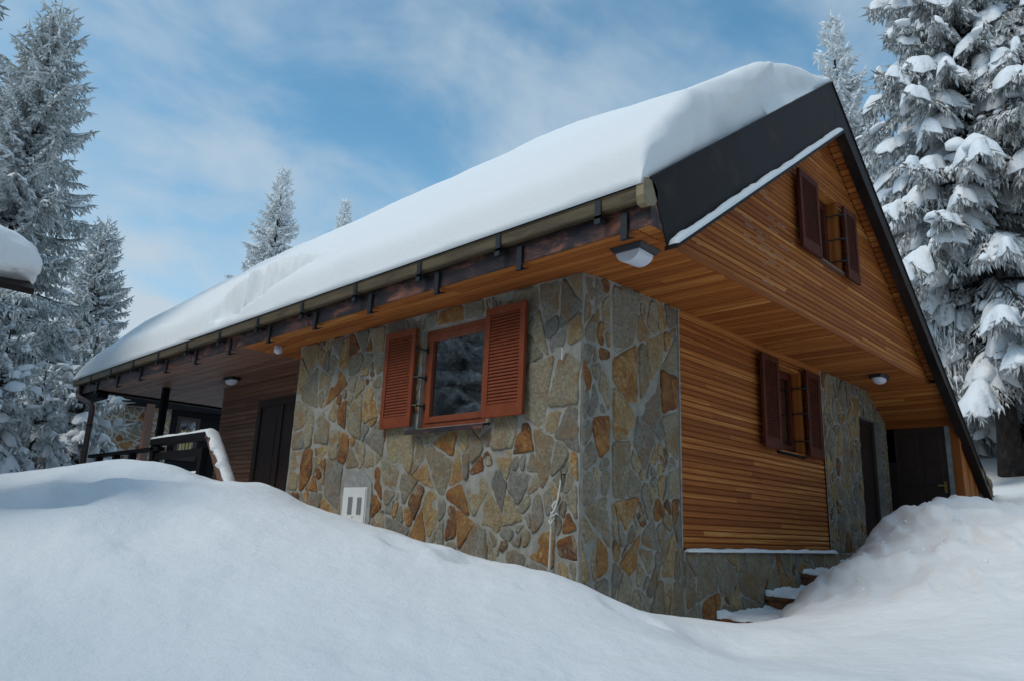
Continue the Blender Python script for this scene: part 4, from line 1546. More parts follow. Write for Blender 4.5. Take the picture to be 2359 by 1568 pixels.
# --- thick roof snow on the left slope, curling over the ridge
def roof_snow():
    y0, y1 = -0.97, Y_ROOF + 0.06
    ny, nx = 300, 90
    xs = np.concatenate([np.linspace(-0.625, -0.25, 22), np.linspace(-0.235, 0.6, 40), np.linspace(0.64, 2.6, 40), np.linspace(2.65, 4.05, 28)])
    nx = len(xs)
    ys = np.concatenate([y0 + 0.9 * np.linspace(0, 1, 60) ** 1.6, np.linspace(y0 + 0.93, 4.6, 70), np.linspace(4.65, 7.6, 150), np.linspace(7.65, y1 - 1.6, 90), y1 - 1.55 * np.linspace(1, 0, 50) ** 1.5])
    ny = len(ys)
    XX, YY = np.meshgrid(xs, ys, indexing='ij')
    X, Y = XX.ravel(), YY.ravel()
    base = np.where(X < APX[0], APX[1] - t_l * (APX[0] - X), APX[1] - t_r * (X - APX[0]))
    base = np.where(X < -0.50, zl(-0.50) - 0.085 * np.clip((-0.50 - X) / 0.11, 0, 1), base)
    d = X + 0.625
    # thickness across the slope
    T = 0.33 * (1 - np.exp(-np.clip(d, 0, 9) / 0.075)) + 0.33 * np.clip((d - 0.05) / 0.75, 0, 1) ** 0.8
    ridge = np.clip((X - 2.3) / 1.75, 0, 1)
    Tr = T * (1 - ridge ** 2.2) + 0.10 * ridge ** 2.2
    P = np.stack([X, Y, np.zeros_like(X)], 1)
    yy = np.clip((Y + 0.6) / 3.6, 0, 1)
    Tr = Tr + 0.30 * yy * yy * (3 - 2 * yy) * np.clip((X - 0.2) / 2.3, 0, 1) * (1 - ridge ** 2.2)
    T = Tr * (1 + 0.03 * vnoise(P, 0.7, 41, 2))
    T += 0.02 * vnoise(P, 1.7, 43, 2) + 0.010 * vnoise(P, 6.0, 44, 2)
    # steep, slightly wind carved end face over the gable
    e = np.clip((Y - y0) / 0.22, 0, 1)
    edge = np.clip(1 - (1 - e) ** 4.2, 0, 1) ** (1 / 3.4)
    rr = np.clip((X - 1.5) / 1.7, 0, 1)
    slow = np.clip((Y - y0 - 0.1) / 1.6, 0, 1)
    slow = slow * slow * (3 - 2 * slow)
    edge = edge * (1 - rr ** 1.8 * 0.75 * (1 - slow))
    # far end tapers in a long curve
    f = np.clip((y1 - Y) / 1.5, 0, 1)
    far = np.sqrt(np.clip(1 - (1 - f) ** 2, 0, 1))
    T = np.clip(T, 0.02, 9) * np.minimum(edge, 1) * (0.06 + 0.94 * far)
    # slumped hollow above the eave
    hx = X - (-0.41 + 0.11 * (5.4 - Y))
    hy = (Y - 5.4) / 1.0
    r = np.hypot(hx / 0.17, hy)
    m = np.clip((1.08 - r - 0.25 * vnoise(P, 4.5, 50, 2)) / 0.22, 0, 1)
    m = m * m * (3 - 2 * m)
    up = np.clip((hx + 0.12) / 0.22, 0, 1)
    T = T * (1 - m * (0.90 - 0.10 * (1 - up))) + m * 0.07 * np.clip(vnoise(P, 7, 51, 3) + 0.3, 0, 1)
    lip = np.exp(-((r - 1.2) / 0.16) ** 2) * (hx > 0)
    T += 0.05 * lip * (1 + 0.7 * vnoise(P, 6, 52, 2))
    # little crumbs near the far eave
    near_eave = np.exp(-((X + 0.45) / 0.09) ** 2) * np.clip((Y - 7.2) / 1.0, 0, 1)
    T += 0.045 * near_eave * np.clip(vnoise(P, 13, 53, 2), -0.6, 1)
    T = np.clip(T, 0.006, 9)
    Z = base + T
    # let the end face lean back and bulge a little
    k = np.clip(1 - (Y - y0) / 0.30, 0, 1)
    Yo = Y + 0.0
    P2 = np.stack([X, Z, np.zeros_like(X)], 1)
    Yo += k * (0.05 * vnoise(P2, 1.6, 61, 2) + 0.02 * vnoise(P2, 4.5, 62, 2))
    s0 = np.clip(0.18 + (X - 0.2) / 2.5 + 0.10 * vnoise(P2, 1.3, 63, 2), 0.05, 1)
    q = np.clip((np.minimum(edge, 1) - s0) / 0.07, 0, 1) * np.clip((X - 0.25) / 0.5, 0, 1) * (lambda a: a * a * (3 - 2 * a))(np.clip((3.3 - X) / 1.6, 0, 1))
    Yo = np.maximum(Yo, y0 - 0.02) + k * 0.07 * (1 - q) * np.clip((X - 0.1) / 0.5, 0, 1) * (lambda a: a * a * (3 - 2 * a))(np.clip((3.4 - X) / 2.0, 0, 1)) * np.clip(np.minimum(edge, 1) / 0.15, 0, 1)
    Xo = X - 0.05 * np.exp(-((d - 0.10) / 0.10) ** 2) * np.minimum(edge, 1)
    ss = lambda a: np.clip(a, 0, 1) ** 2 * (3 - 2 * np.clip(a, 0, 1))
    hy2 = np.clip(1 - np.abs((Y - 5.4) / 0.95) ** 2, 0, 1) ** 0.5
    over = ss((X - (-0.36 + 0.11 * (5.4 - Y))) / 0.09) * (1 - ss((X - (-0.18 + 0.11 * (5.4 - Y))) / 0.35)) * hy2
    Xo = Xo - 0.15 * over * (1 + 0.5 * vnoise(P, 5.0, 57, 3))
    V = np.stack([Xo, Yo, Z], 1)
    i, j = np.meshgrid(np.arange(nx - 1), np.arange(ny - 1), indexing='ij')
    F = np.stack([i * ny + j, (i + 1) * ny + j, (i + 1) * ny + j + 1, i * ny + j + 1], -1).reshape(-1, 4)
    # underside rim
    n = len(V)
    Vb = np.stack([X, Y, np.minimum(base + 0.002, V[:, 2])], 1)
    rim = []
    jj = np.arange(ny - 1)
    rim.append(np.stack([jj, jj + 1, n + jj + 1, n + jj], 1))
    q = (nx - 1) * ny
    rim.append(np.stack([q + jj, n + q + jj, n + q + jj + 1, q + jj + 1], 1))
    ii = np.arange(nx - 1)
    rim.append(np.stack([ii * ny, n + ii * ny, n + (ii + 1) * ny, (ii + 1) * ny], 1))
    rim.append(np.stack([ii * ny + ny - 1, (ii + 1) * ny + ny - 1, n + (ii + 1) * ny + ny - 1, n + ii * ny + ny - 1], 1))
    o = np_mesh('roof_snow', np.vstack([V, Vb]), np.vstack([F] + rim), M['roof_snow'], None)
    tag(o, 'thick smooth slab of snow on the long roof slope of the chalet', 'snow')
    # thin snow left on the steep right slope
    xs = np.linspace(4.0, 8.7, 80)
    ys = np.linspace(-0.985, Y_ROOF, 120)
    XX, YY = np.meshgrid(xs, ys, indexing='ij')
    X, Y = XX.ravel(), YY.ravel()
    P = np.stack([X, Y, np.zeros_like(X)], 1)
    e = np.clip((Y + 0.985) / 0.10, 0, 1)
    T = 0.02 + (0.09 + 0.06 * vnoise(P, 1.3, 71, 3)) * np.sqrt(np.clip(1 - (1 - e) ** 2, 0, 1))
    V = np.stack([X, Y, APX[1] - t_r * (X - APX[0]) + T], 1)
    nx, ny = len(xs), len(ys)
    i, j = np.meshgrid(np.arange(nx - 1), np.arange(ny - 1), indexing='ij')
    F = np.stack([i * ny + j, (i + 1) * ny + j, (i + 1) * ny + j + 1, i * ny + j + 1], -1).reshape(-1, 4)
    o = np_mesh('roof_snow', V, F, M['roof_snow'], None)
    tag(o, 'thin snow sheet on the steep roof slope behind the right verge', 'snow')


roof_snow()

# --- terrace railing (black stained timber) with snow on it
rl = empty('terrace_railing', (-0.2, 9.0, -2.1), 'black stained timber railing of the terrace and its stair, partly buried in snow', 'railing')
mb = MB()
mb.box(-0.28, -0.12, 6.75, 8.85, -1.12, -1.02)
mb.build('handrail', M['black_wood'], rl, False, 0.005)
mb = MB()
mb.hexa([(-0.28, 6.76, -1.12), (-0.28, 6.76, -1.01), (-0.28, 6.66, -1.03), (-0.28, 6.62, -1.14), (-0.10, 6.76, -1.12), (-0.10, 6.76, -1.01), (-0.10, 6.66, -1.03), (-0.10, 6.62, -1.14)])
mb.hexa([(-0.28, 6.72, -1.12), (-0.28, 6.70, -1.02), (-0.28, 5.78, -1.98), (-0.28, 5.86, -2.06), (-0.10, 6.72, -1.12), (-0.10, 6.70, -1.02), (-0.10, 5.78, -1.98), (-0.10, 5.86, -2.06)])
mb.build('stair_rail', M['brown_post'], rl, False, 0.004)
for (y0, y1, z0, z1, x) in ((6.95, 8.75, -1.36, -1.24, -0.22), (8.55, 12.0, -1.21, -1.15, -0.26), (6.95, 8.75, -1.66, -1.60, -0.22), (8.7, 12.0, -1.52, -1.40, -0.22), (7.0, 8.6, -1.95, -1.78, -0.22)):
    mb = MB()
    mb.box(x, x + (0.12 if z1 - z0 < 0.07 else 0.04), y0, y1, z0, z1)
    mb.build('rail', M['black_wood'], rl, False, 0.004)
for (y, zt_) in ((6.90, -1.24), (8.78, -1.12), (9.75, -1.215), (10.55, -1.215), (11.45, -1.215)):
    mb = MB()
    mb.box(-0.26, -0.16, y - 0.06, y + 0.06, -2.4, zt_)
    mb.build('post', M['black_wood'], rl, False, 0.005)
sn_l = 'snow on the terrace railing'
snow_strip('railing_snow', (-0.27, 6.72, -1.02), (-0.27, 8.85, -1.02), (1, 0, 0), (0, 0, 1), 0.15, 0.045, 77, 'thin snow along the level handrail of the terrace', 0.35)
dd = np.array([0, 5.80 - 6.70, -1.97 + 1.02])
up = np.array([0, 0.95, 0.9])
up = np.array([0, -dd[2] * -1, dd[1] * -1])
up = np.array([0, -0.726, 0.688])
snow_strip('railing_snow', (-0.285, 6.74, -1.015), (-0.285, 5.80, -1.955), (1, 0, 0), up, 0.19, 0.07, 78, 'thicker snow on the sloping stair rail of the terrace', 0.4)
snow_strip('railing_snow', (-0.22, 6.98, -1.60), (-0.22, 8.0, -1.60), (1, 0, 0), (0, 0, 1), 0.11, 0.03, 79, 'thin snow on the lower rail of the terrace railing', 0.4)


# ------------------------------------------------------------------ neighbouring houses
NY = 21.5
nb = empty('neighbour_house', (5, NY, -2.6), 'house with stone wall and black boarding behind the terrace of the chalet', 'house')
FN = frame((0, NY, 0), (1, 0, 0), (0, 0, 1), (0, -1, 0))
mb = MB()
stones(mb, FN, [(2.62, -2.6), (4.75, -2.6), (4.75, 1.6), (2.62, 1.6)], 51, 0.12, 0.20, 0.055, 0.02, [], 1.0)
mb.build('stone_facing', M['stone'], nb, True)
mb = MB()
mb.box(2.6, 4.78, NY - 0.004, NY + 0.3, -3.0, 1.62)
mb.build('mortar_wall', plain('pale_mortar', (0.42, 0.41, 0.38), 0.9, 0, 0.15, 8, 0.3), nb)
mb = MB()
boards(mb, FN, [(4.75, -2.6), (9.5, -2.6), (9.5, 2.6), (4.75, 2.6)], 0.14, 52, [], 0.02, 0.012, 2, 4, 0.03)
mb.box(4.75, 9.5, NY - 0.015, NY + 0.3, -2.6, 2.6)
mb.build('boarded_wall', M['black_wood'], nb)
mb = MB()
mb.hexa([(2.35, NY - 0.45, 1.05), (9.6, NY - 0.45, 1.35), (9.6, NY - 0.42, 1.35), (2.35, NY - 0.42, 1.05), (2.35, NY - 0.45, 2.25), (9.6, NY - 0.45, 3.3), (9.6, NY - 0.42, 3.3), (2.35, NY - 0.42, 2.25)])
mb.build('eave_board', M['black_wood'], nb)
mb = MB()
mb.hexa([(2.35, NY - 0.42, 2.0), (9.6, NY - 0.42, 3.0), (9.6, NY + 6, 3.2), (2.35, NY + 6, 2.2), (2.35, NY - 0.42, 2.25), (9.6, NY - 0.42, 3.3), (9.6, NY + 6, 3.4), (2.35, NY + 6, 2.4)])
mb.build('roof', M['sheet'], nb)
mb = MB()
mb.box(3.76, 3.97, NY - 0.62, NY - 0.40, -2.6, 1.2)
mb.build('post', M['brown_post'], nb)
w = window_unit(nb, FN, 4.95, 5.72, -0.45, 1.0, -0.06, M['door_brown'])
mb = MB()
for k in range(4):
    mb.fbox(FN, 5.12 + k * 0.11, 5.19 + k * 0.11, -0.25, 0.55, 0.055, 0.062)
mb.build('painted_light', plain('yellowish_painted_light', (0.42, 0.33, 0.14), 0.9), w)  # strips coloured yellowish to stand in for the light in the window
mb = MB()
mb.box(6.62, 6.85, NY - 0.9, NY - 0.6, -2.6, 0.95)
mb.build('pillar', M['stone'], nb)
mb = MB()
for k, (z, l) in enumerate(((1.34, 0.16), (1.18, 0.5), (0.95, 0.16), (0.82, 0.2), (0.62, 0.2), (0.45, 0.2))):
    mb = MB()
    mb.box(6.45, 6.45 + l, NY - 0.10, NY - 0.035, z, z + 0.022)
    mb.build('white_line', M['snow'], nb)  # short thin white bars just in front of the boarded wall

hb = empty('roadside_cabin', (-5.6, 4.2, -2.4), 'cabin at the left edge of the view with a snow loaded eave', 'cabin')
mb = MB()
mb.box(-7.4, -4.75, 3.1, 5.4, -3.0, -0.3)
mb.build('wall', M['black_wood'], hb)
mb = MB()
mb.hexa([(-7.6, 2.85, -0.50), (-3.46, 2.85, -0.55), (-3.46, 4.0, 0.05), (-7.6, 4.0, 0.15), (-7.6, 2.85, -0.45), (-3.46, 2.85, -0.50), (-3.46, 4.0, 0.10), (-7.6, 4.0, 0.20)])
mb.build('roof', M['sheet'], hb)


def lump_mesh(level=2):
    import bmesh
    bm = bmesh.new()
    bmesh.ops.create_icosphere(bm, subdivisions=level, radius=1.0)
    V = np.array([v.co[:] for v in bm.verts])
    F = np.array([[v.index for v in f.verts] for f in bm.faces])
    bm.free()
    return V, F


ICO = {k: lump_mesh(k) for k in (1, 2, 3, 5)}
# snow pillow hanging over that eave
V, F = ICO[5]
V = V.copy()
P = V.copy()
V = V * (1 + 0.05 * vnoise(P, 2.3, 91, 3))[:, None] + 0
V = np.sign(V) * np.abs(V) ** 0.85
lo = V[:, 2] < 0
V[lo, 2] *= 0.45
V = V * np.array([1.27, 0.42, 0.42])
V += (0.05 * vnoise(V, 1.6, 95, 3))[:, None] * np.array([0.6, 1, 1])
V[:, 1] += 0.02 * vnoise(P * np.array([2, 2, 9]), 2.0, 96, 2)
V[:, 2] += 0.014 * vnoise(P * np.array([1, 3, 14]), 3.0, 93, 2) * (V[:, 2] < 0.05)
V = V + np.array([-4.65, 3.14, -0.315])
o = np_mesh('cabin_roof_snow', V, F, M['roof_snow'], None)
tag(o, 'bulging pillow of snow overhanging the cabin eave at the left edge', 'snow')


# ------------------------------------------------------------------ spruces
def spikes(B, Dv, L, R):
    """thin tapered needle sprays: 3 sided bipyramids"""
    n = len(B)
    Dv = Dv / (np.linalg.norm(Dv, axis=1, keepdims=True) + 1e-9)
    ref = np.where(np.abs(Dv[:, 2:3]) < 0.9, np.array([[0, 0, 1.0]]), np.array([[1.0, 0, 0]]))
    s = np.cross(Dv, ref)
    s /= np.linalg.norm(s, axis=1, keepdims=True)
    w = np.cross(s, Dv)
    V = np.empty((n, 5, 3))
    V[:, 0] = B
    for k in range(3):
        a = 2 * PI * k / 3 + 0.5
        V[:, 1 + k] = B + Dv * (L * 0.35)[:, None] + (s * math.cos(a) + w * math.sin(a)) * R[:, None]
    V[:, 4] = B + Dv * L[:, None]
    f = np.array([(0, 2, 1), (0, 3, 2), (0, 1, 3), (4, 1, 2), (4, 2, 3), (4, 3, 1)])
    F = (np.arange(n)[:, None, None] * 5 + f[None]).reshape(-1, 3)
    return V.reshape(-1, 3), F


def lumps(C, ax, sz, level, seed):
    """rounded snow pads: C centres, ax long axis, sz (n,3) half sizes along axis, across, up"""
    V0, F0 = ICO[level]
    n = len(C)
    ax = ax / (np.linalg.norm(ax, axis=1, keepdims=True) + 1e-9)
    side = np.cross(np.array([[0, 0, 1.0]]), ax)
    side /= (np.linalg.norm(side, axis=1, keepdims=True) + 1e-9)
    up = np.cross(ax, side)
    v = V0.copy()
    z = np.where(v[:, 2] < 0, v[:, 2] * 0.45, v[:, 2])
    L = (sz[:, None, 0] * v[None, :, 0])[..., None] * ax[:, None] + (sz[:, None, 1] * v[None, :, 1])[..., None] * side[:, None] + (sz[:, None, 2] * z[None])[..., None] * up[:, None]
    P = (C[:, None] + L).reshape(-1, 3)
    ns = vnoise(P, 5.0, seed, 2).reshape(n, -1, 1)
    n2 = vnoise(P, 15.0, seed + 3, 1).reshape(n, -1, 1)
    L = L * (1 + 0.42 * ns + 0.16 * n2)
    V = (C[:, None] + L).reshape(-1, 3)
    F = (np.arange(n)[:, None, None] * len(V0) + F0[None]).reshape(-1, 3)
    return V, F


def bough_sheet(pos, L, b, rg, sheet_h, hang, acc):
    s0 = rg.uniform(0.12, 0.38)
    while s0 < 0.93:
        s1 = min(1.03, s0 + rg.uniform(0.25, 0.6) * min(1.0, 1.3 / max(L, 0.3)))
        if s1 > 0.88:
            s1 = 1.02
        ns = max(6, int((s1 - s0) * L / 0.075))
        nt = 9
        S = np.linspace(s0, s1, ns)
        u = np.linspace(0, 1, ns)
        p = pos(S)
        tg = pos(S + 0.02) - pos(S - 0.02)
        tg /= np.linalg.norm(tg, axis=1, keepdims=True)
        tap = np.clip(1 - np.abs(2 * u - 1) ** 3.2, 0, 1) ** 0.5
        ph = rg.uniform(0, 100)
        nn = vnoise(np.stack([S * L * 5 + ph, np.full(ns, ph), np.zeros(ns)], 1), 1.0, 7, 2)
        w = (0.60 * (0.40 * L * np.clip(1.06 - S, 0, 2) ** 0.75 * np.clip(S * 3, 0.35, 1) + 0.08)) * (1 + 0.45 * nn) * (0.25 + 0.75 * tap)
        w = np.minimum(w, 0.30 + 0.12 * nn)
        h = sheet_h * rg.uniform(0.7, 1.3) * (0.55 + 0.35 * min(L, 2.2)) * (1 + 0.3 * nn) * tap
        t = np.linspace(-1, 1, nt)
        jag = 1 + 0.45 * vnoise(np.stack([np.repeat(S * L * 9 + ph, nt), np.tile(np.sign(t) * 7, ns), np.zeros(ns * nt)], 1), 1.0, 9, 1).reshape(ns, nt) * (np.abs(t) > 0.5)
        W = w[:, None] * t[None] * jag
        dr = hang * 0.42 * w[:, None] * (np.abs(t) ** 2.2)[None] * jag
        prof = np.clip(1 - np.abs(t) ** 2.4, 0, 1) ** 0.6
        base = p[:, None] + b * W[..., None] + tg[:, None] * (np.abs(W) * 0.45)[..., None]
        top = base + np.array([0, 0, 1.0]) * (h[:, None] * prof[None] - dr + 0.012)[..., None]
        bot = base + np.array([0, 0, 1.0]) * (-dr - 0.012 - 0.10 * h[:, None] * prof[None])[..., None]
        acc.append((top, bot))
        s0 = s1 + rg.uniform(0.03, 0.16)


def sheets_mesh(acc, seed):
    Vs, Fs, off = [], [], 0
    for top, bot in acc:
        ns, nt = top.shape[:2]
        n = ns * nt
        i, j = np.meshgrid(np.arange(ns - 1), np.arange(nt - 1), indexing='ij')
        q = np.stack([i * nt + j, (i + 1) * nt + j, (i + 1) * nt + j + 1, i * nt + j + 1], -1).reshape(-1, 4)
        f = [q, q[:, ::-1] + n]
        r = np.concatenate([np.arange(nt), np.arange(1, ns) * nt + nt - 1, (ns - 1) * nt + np.arange(nt - 2, -1, -1), np.arange(ns - 2, 0, -1) * nt])
        r2 = np.roll(r, -1)
        f.append(np.stack([r, r2, r2 + n, r + n], 1))
        Vs += [top.reshape(-1, 3), bot.reshape(-1, 3)]
        Fs.append(np.vstack(f) + off)
        off += 2 * n
    V = np.vstack(Vs)
    V[:, 2] += 0.042 * vnoise(V, 5.0, seed, 2) + 0.012 * vnoise(V, 17.0, seed + 1, 1)
    V[:, 0] += 0.018 * vnoise(V, 8.0, seed + 2, 1)
    return V, np.vstack(Fs)


def spruce(seed, H, R, z0, dens=1.0, droop=0.35, snow=0.5, lump_scale=1.0, fat=1.0, gap=0.0, power=0.85, lev=2, top_up=0.5, hang=0.5, puff=1.0, sheet=0.0, sheet_h=0.1):
    rg = np.random.default_rng(seed)
    # trunk
    mb = MB()
    nseg = 16
    tr = 0.0115 * H
    path, rad = [], []
    for k in range(nseg + 1):
        t = k / nseg
        path.append((0.04 * math.sin(3 * t + seed), 0.04 * math.cos(2.3 * t + seed), H * t))
        rad.append(tr * (1 - t) ** 0.9 + 0.012 + (0.08 * tr / 0.2 if k == 0 else 0))
    mb.tube(path, rad, 12)
    tv, tf = np.array(mb.v), mb.f
    B, D, Ln, Rd = [], [], [], []
    SC, SA, SS = [], [], []
    SH = []
    BR = []
    z = z0 * H
    while z < H * 0.985:
        t = z / H
        Lmax = R * ((1 - t) / (1 - z0)) ** power
        nb_ = int(rg.integers(5, 8)) if Lmax > 0.5 else 5
        a0 = rg.uniform(0, 2 * PI)
        for k in range(nb_):
            if rg.random() < gap:
                continue
            L = Lmax * rg.uniform(0.62, 1.10) + 0.10
            az = a0 + 2 * PI * k / nb_ + rg.normal(0, 0.18)
            zz = z + rg.uniform(-0.12, 0.12)
            h = np.array([math.cos(az), math.sin(az), 0.0])
            b = np.array([-h[1], h[0], 0.0])
            rise = top_up * max(0, (t - 0.45) / 0.55) + 0.10 * (1 - t) + rg.normal(0, 0.06)
            dr = droop * (1.1 - t) * rg.uniform(0.7, 1.3)
            tipup = 0.16 * rg.uniform(0.4, 1.4)
            bend = rg.normal(0, 0.10)

            def pos(s):
                s = np.asarray(s, float)
                return (np.array([0, 0, zz]) + h * (L * s * (1 - 0.08 * dr * s))[:, None] + b * (L * bend * s * s)[:, None]
                        + np.array([0, 0, 1.0]) * (L * (rise * s - dr * 1.5 * s ** 1.7 + tipup * s ** 4))[:, None])
            BR.append((pos(np.linspace(0, 1, 6)), L))
            if sheet > 0 and L > 0.35 and rg.random() < sheet:
                bough_sheet(pos, L, b, rg, sheet_h, hang * 1.2, SH)
            step = 0.085 / dens
            n = max(3, int(L / step))
            s = np.linspace(0.10 if L > 0.6 else 0.0, 1.0, n)
            p = pos(s)
            tg = pos(s + 0.02) - pos(s - 0.02)
            tg /= np.linalg.norm(tg, axis=1, keepdims=True)
            # leader along the branch
            B.append(p); D.append(tg + rg.normal(0, 0.15, (n, 3))); Ln.append(np.full(n, step * 2.6 + 0.05)); Rd.append(np.full(n, 0.020 * fat))
            for sgn in (-1, 1):
                ls = (0.40 * L * (1.02 - s) ** 0.75 * np.clip(s * 3.0, 0.35, 1) + 0.09) * rg.uniform(0.6, 1.15, n)
                dv = 0.72 * tg + sgn * 0.72 * b + np.array([0, 0, -1]) * (0.12 + 0.45 * hang * rg.uniform(0.3, 1.2, (n, 1))) + rg.normal(0, 0.10, (n, 3))
                dv /= np.linalg.norm(dv, axis=1, keepdims=True)
                B.append(p); D.append(dv); Ln.append(ls * 1.05); Rd.append(np.full(n, 0.016 * fat))
                m = np.maximum(1, (ls / (0.085 / dens)).astype(int))
                idx = np.repeat(np.arange(n), m)
                q = (np.arange(len(idx)) - np.repeat(np.cumsum(m) - m, m) + 0.5) / np.repeat(m, m)
                base = p[idx] + dv[idx] * (ls[idx] * q)[:, None] + np.array([0, 0, -1]) * (ls[idx] * 0.18 * q * q)[:, None]
                k2 = len(idx)
                for r in range(2):
                    sd = rg.choice([-1, 1], k2)
                    cr = np.cross(dv[idx], np.array([0, 0, 1.0]))
                    d3 = 0.75 * dv[idx] + cr * (sd * 0.6)[:, None] + np.array([0, 0, -1]) * (hang * rg.uniform(0.0, 1.5, k2))[:, None] + rg.normal(0, 0.18, (k2, 3))
                    B.append(base); D.append(d3); Ln.append(rg.uniform(0.08, 0.19, k2) * (1 + 0.25 * (r == 1))); Rd.append(rg.uniform(0.011, 0.021, k2) * fat)
                # snow on the side sprays
                if snow > 0:
                    pick = rg.random(k2) < 0.11 * snow * min(1, 1.0 / dens)
                    if pick.any():
                        c = base[pick] + np.array([0, 0, 0.02])
                        SC.append(c); SA.append(dv[idx][pick] + rg.normal(0, 0.15, (pick.sum(), 3)))
                        u = rg.uniform(0.5, 1.25, (pick.sum(), 1)) * lump_scale
                        SS.append(np.hstack([u * 0.115, u * 0.085, u * 0.050 * puff]))
            if snow > 0:
                m = max(1, int(L * 3.2 * (0.5 + snow)))
                ss = rg.uniform(0.22, 1.0, m)
                pp = pos(ss)
                tt = pos(ss + 0.03) - pos(ss - 0.03)
                keep = rg.random(m) < (0.25 + 0.75 * snow)
                c = pp[keep] + np.array([0, 0, 0.045 * lump_scale * snow]) + b * rg.normal(0, 0.05 * L, (keep.sum(), 1))
                SC.append(c); SA.append(tt[keep])
                u = rg.uniform(0.6, 1.3, (keep.sum(), 1)) * lump_scale * (0.55 + 0.28 * min(L, 2.5))
                SS.append(np.hstack([u * 0.19, u * 0.14, u * 0.080 * puff]))
        z += (0.20 + 0.20 * (1 - t)) * (1.0 if H > 7 else 0.8)
    # tip
    B.append(np.array([[0.04 * math.sin(3 + seed), 0.04 * math.cos(2.3 + seed), H - 0.15]])); D.append(np.array([[0, 0, 1.0]])); Ln.append(np.array([0.45])); Rd.append(np.array([0.03]))
    nv, nf = spikes(np.vstack(B), np.vstack(D), np.concatenate(Ln), np.concatenate(Rd))
    # limbs go with the trunk
    mb2 = MB()
    for (pp, L) in BR:
        if L > 0.5:
            mb2.tube([tuple(x) for x in pp], [0.010 + 0.016 * L * (1 - q / 5) for q in range(6)], 5, False)
    allv = list(mb.v) + list(mb2.v)
    off = len(mb.v)
    allf = list(mb.f) + [tuple(i + off for i in f) for f in mb2.f]
    sv = sf = None
    if SC:
        sv, sf = lumps(np.vstack(SC), np.vstack(SA), np.vstack(SS), lev, seed)
    if SH:
        hv, hf = sheets_mesh(SH, seed)
        hf = np.vstack([hf[:, [0, 1, 2]], hf[:, [0, 2, 3]]])
        sv, sf = (hv, hf) if sv is None else (np.vstack([sv, hv]), np.vstack([sf, hf + len(sv)]))
    return allv, allf, nv, nf, sv, sf


TREE = {}


def make_tree(kind, loc, rot, scale, label, nm, mats, group, args=None, sc_z=1.0):
    r = empty(nm, loc, label, 'tree', group)
    r.rotation_euler = (0, 0, rot)
    r.scale = (scale, scale, scale * sc_z)
    if kind not in TREE:
        tv, tf, nv, nf, sv, sf = spruce(**args)
        me = bpy.data.meshes.new(kind + '_trunk')
        me.from_pydata([tuple(map(float, v)) for v in tv], [], tf)
        me.polygons.foreach_set('use_smooth', [True] * len(me.polygons))
        md = np_data(kind + '_crown', nv, nf, False)
        ms = np_data(kind + '_snow', sv, sf, True) if sv is not None else None
        TREE[kind] = (me, md, ms)
    me, md, ms = TREE[kind]
    for nme, d, mt_ in (('trunk', me, M['bark']), ('crown', md, mats[0]), ('snow', ms, mats[1])):
        if d is None:
            continue
        if not d.materials:
            d.materials.append(mt_)
        o = bpy.data.objects.new(nme, d)
        col.objects.link(o)
        o.parent = r
        if d.materials[0] != mt_:
            o.material_slots[0].link = 'OBJECT'
            o.material_slots[0].material = mt_
    return r


FROST = (M['needles_frost'], M['tree_snow'])
WHITE = (M['needles_white'], M['tree_snow'])
DARK = (M['needles_dark'], M['tree_snow'])
GL = 'frosted spruces left of the chalet'
GR = 'snow laden spruces right of the chalet'
GB = 'spruces behind the roof ridge'
tall = dict(seed=3, H=13.6, R=2.9, z0=0.03, dens=1.0, droop=0.30, snow=0.12, lump_scale=0.7, fat=1.7, power=0.70, lev=1, hang=0.9, sheet=0.45, sheet_h=0.045)
make_tree('tall_frost', (-1.33, 17.33, -2.6), 0.4, 1.0, 'tall frosted spruce rising to the top left of the sky', 'spruce_tree', FROST, GL, tall)
make_tree('tall_frost', (3.1, 26.5, -2.6), 2.1, 0.84, 'frosted spruce half hidden behind the tallest left spruce, above the roof end', 'spruce_tree', FROST, GL)
make_tree('tall_frost', (-4.35, 11.6, -2.3), 1.0, 0.95, 'dark frosted spruce reaching in from the upper left edge', 'spruce_tree', FROST, GL)
small = dict(seed=8, H=3.4, R=1.25, z0=0.03, dens=1.0, droop=0.55, snow=0.15, lump_scale=0.8, fat=1.3, power=0.8, lev=2, hang=0.9, sheet=0.9, sheet_h=0.11)
make_tree('small_laden', (-1.95, 11.6, -2.3), 0.2, 0.95, 'small spruce bowed under snow beside the far end of the roof', 'spruce_tree', FROST, GL, small)
make_tree('small_laden', (0.35, 15.2, -2.3), 2.6, 1.25, 'bushy snow laden spruce behind the brown downspout', 'spruce_tree', FROST, GL)
make_tree('small_laden', (-0.9, 13.3, -2.3), 4.4, 0.85, 'low spruce with snow pads just left of the downspout', 'spruce_tree', FROST, GL)
# seen in the window glass
for i, (x, y, s, lb) in enumerate(((-9.5, 12.5, 0.85, 'tall spruce reflected in the stone wall window, nearest of three'), (-8.6, 17.5, 1.0, 'tall spruce reflected in the stone wall window, beyond the nearest'),
                               (-12.5, 16.5, 0.9, 'tall spruce reflected in the stone wall window, farthest to the side'))):
    make_tree('tall_frost', (x, y, -2.5), 1.3 * i + 0.7, s, lb, 'spruce_tree', FROST, 'spruces outside the view reflected in the window')

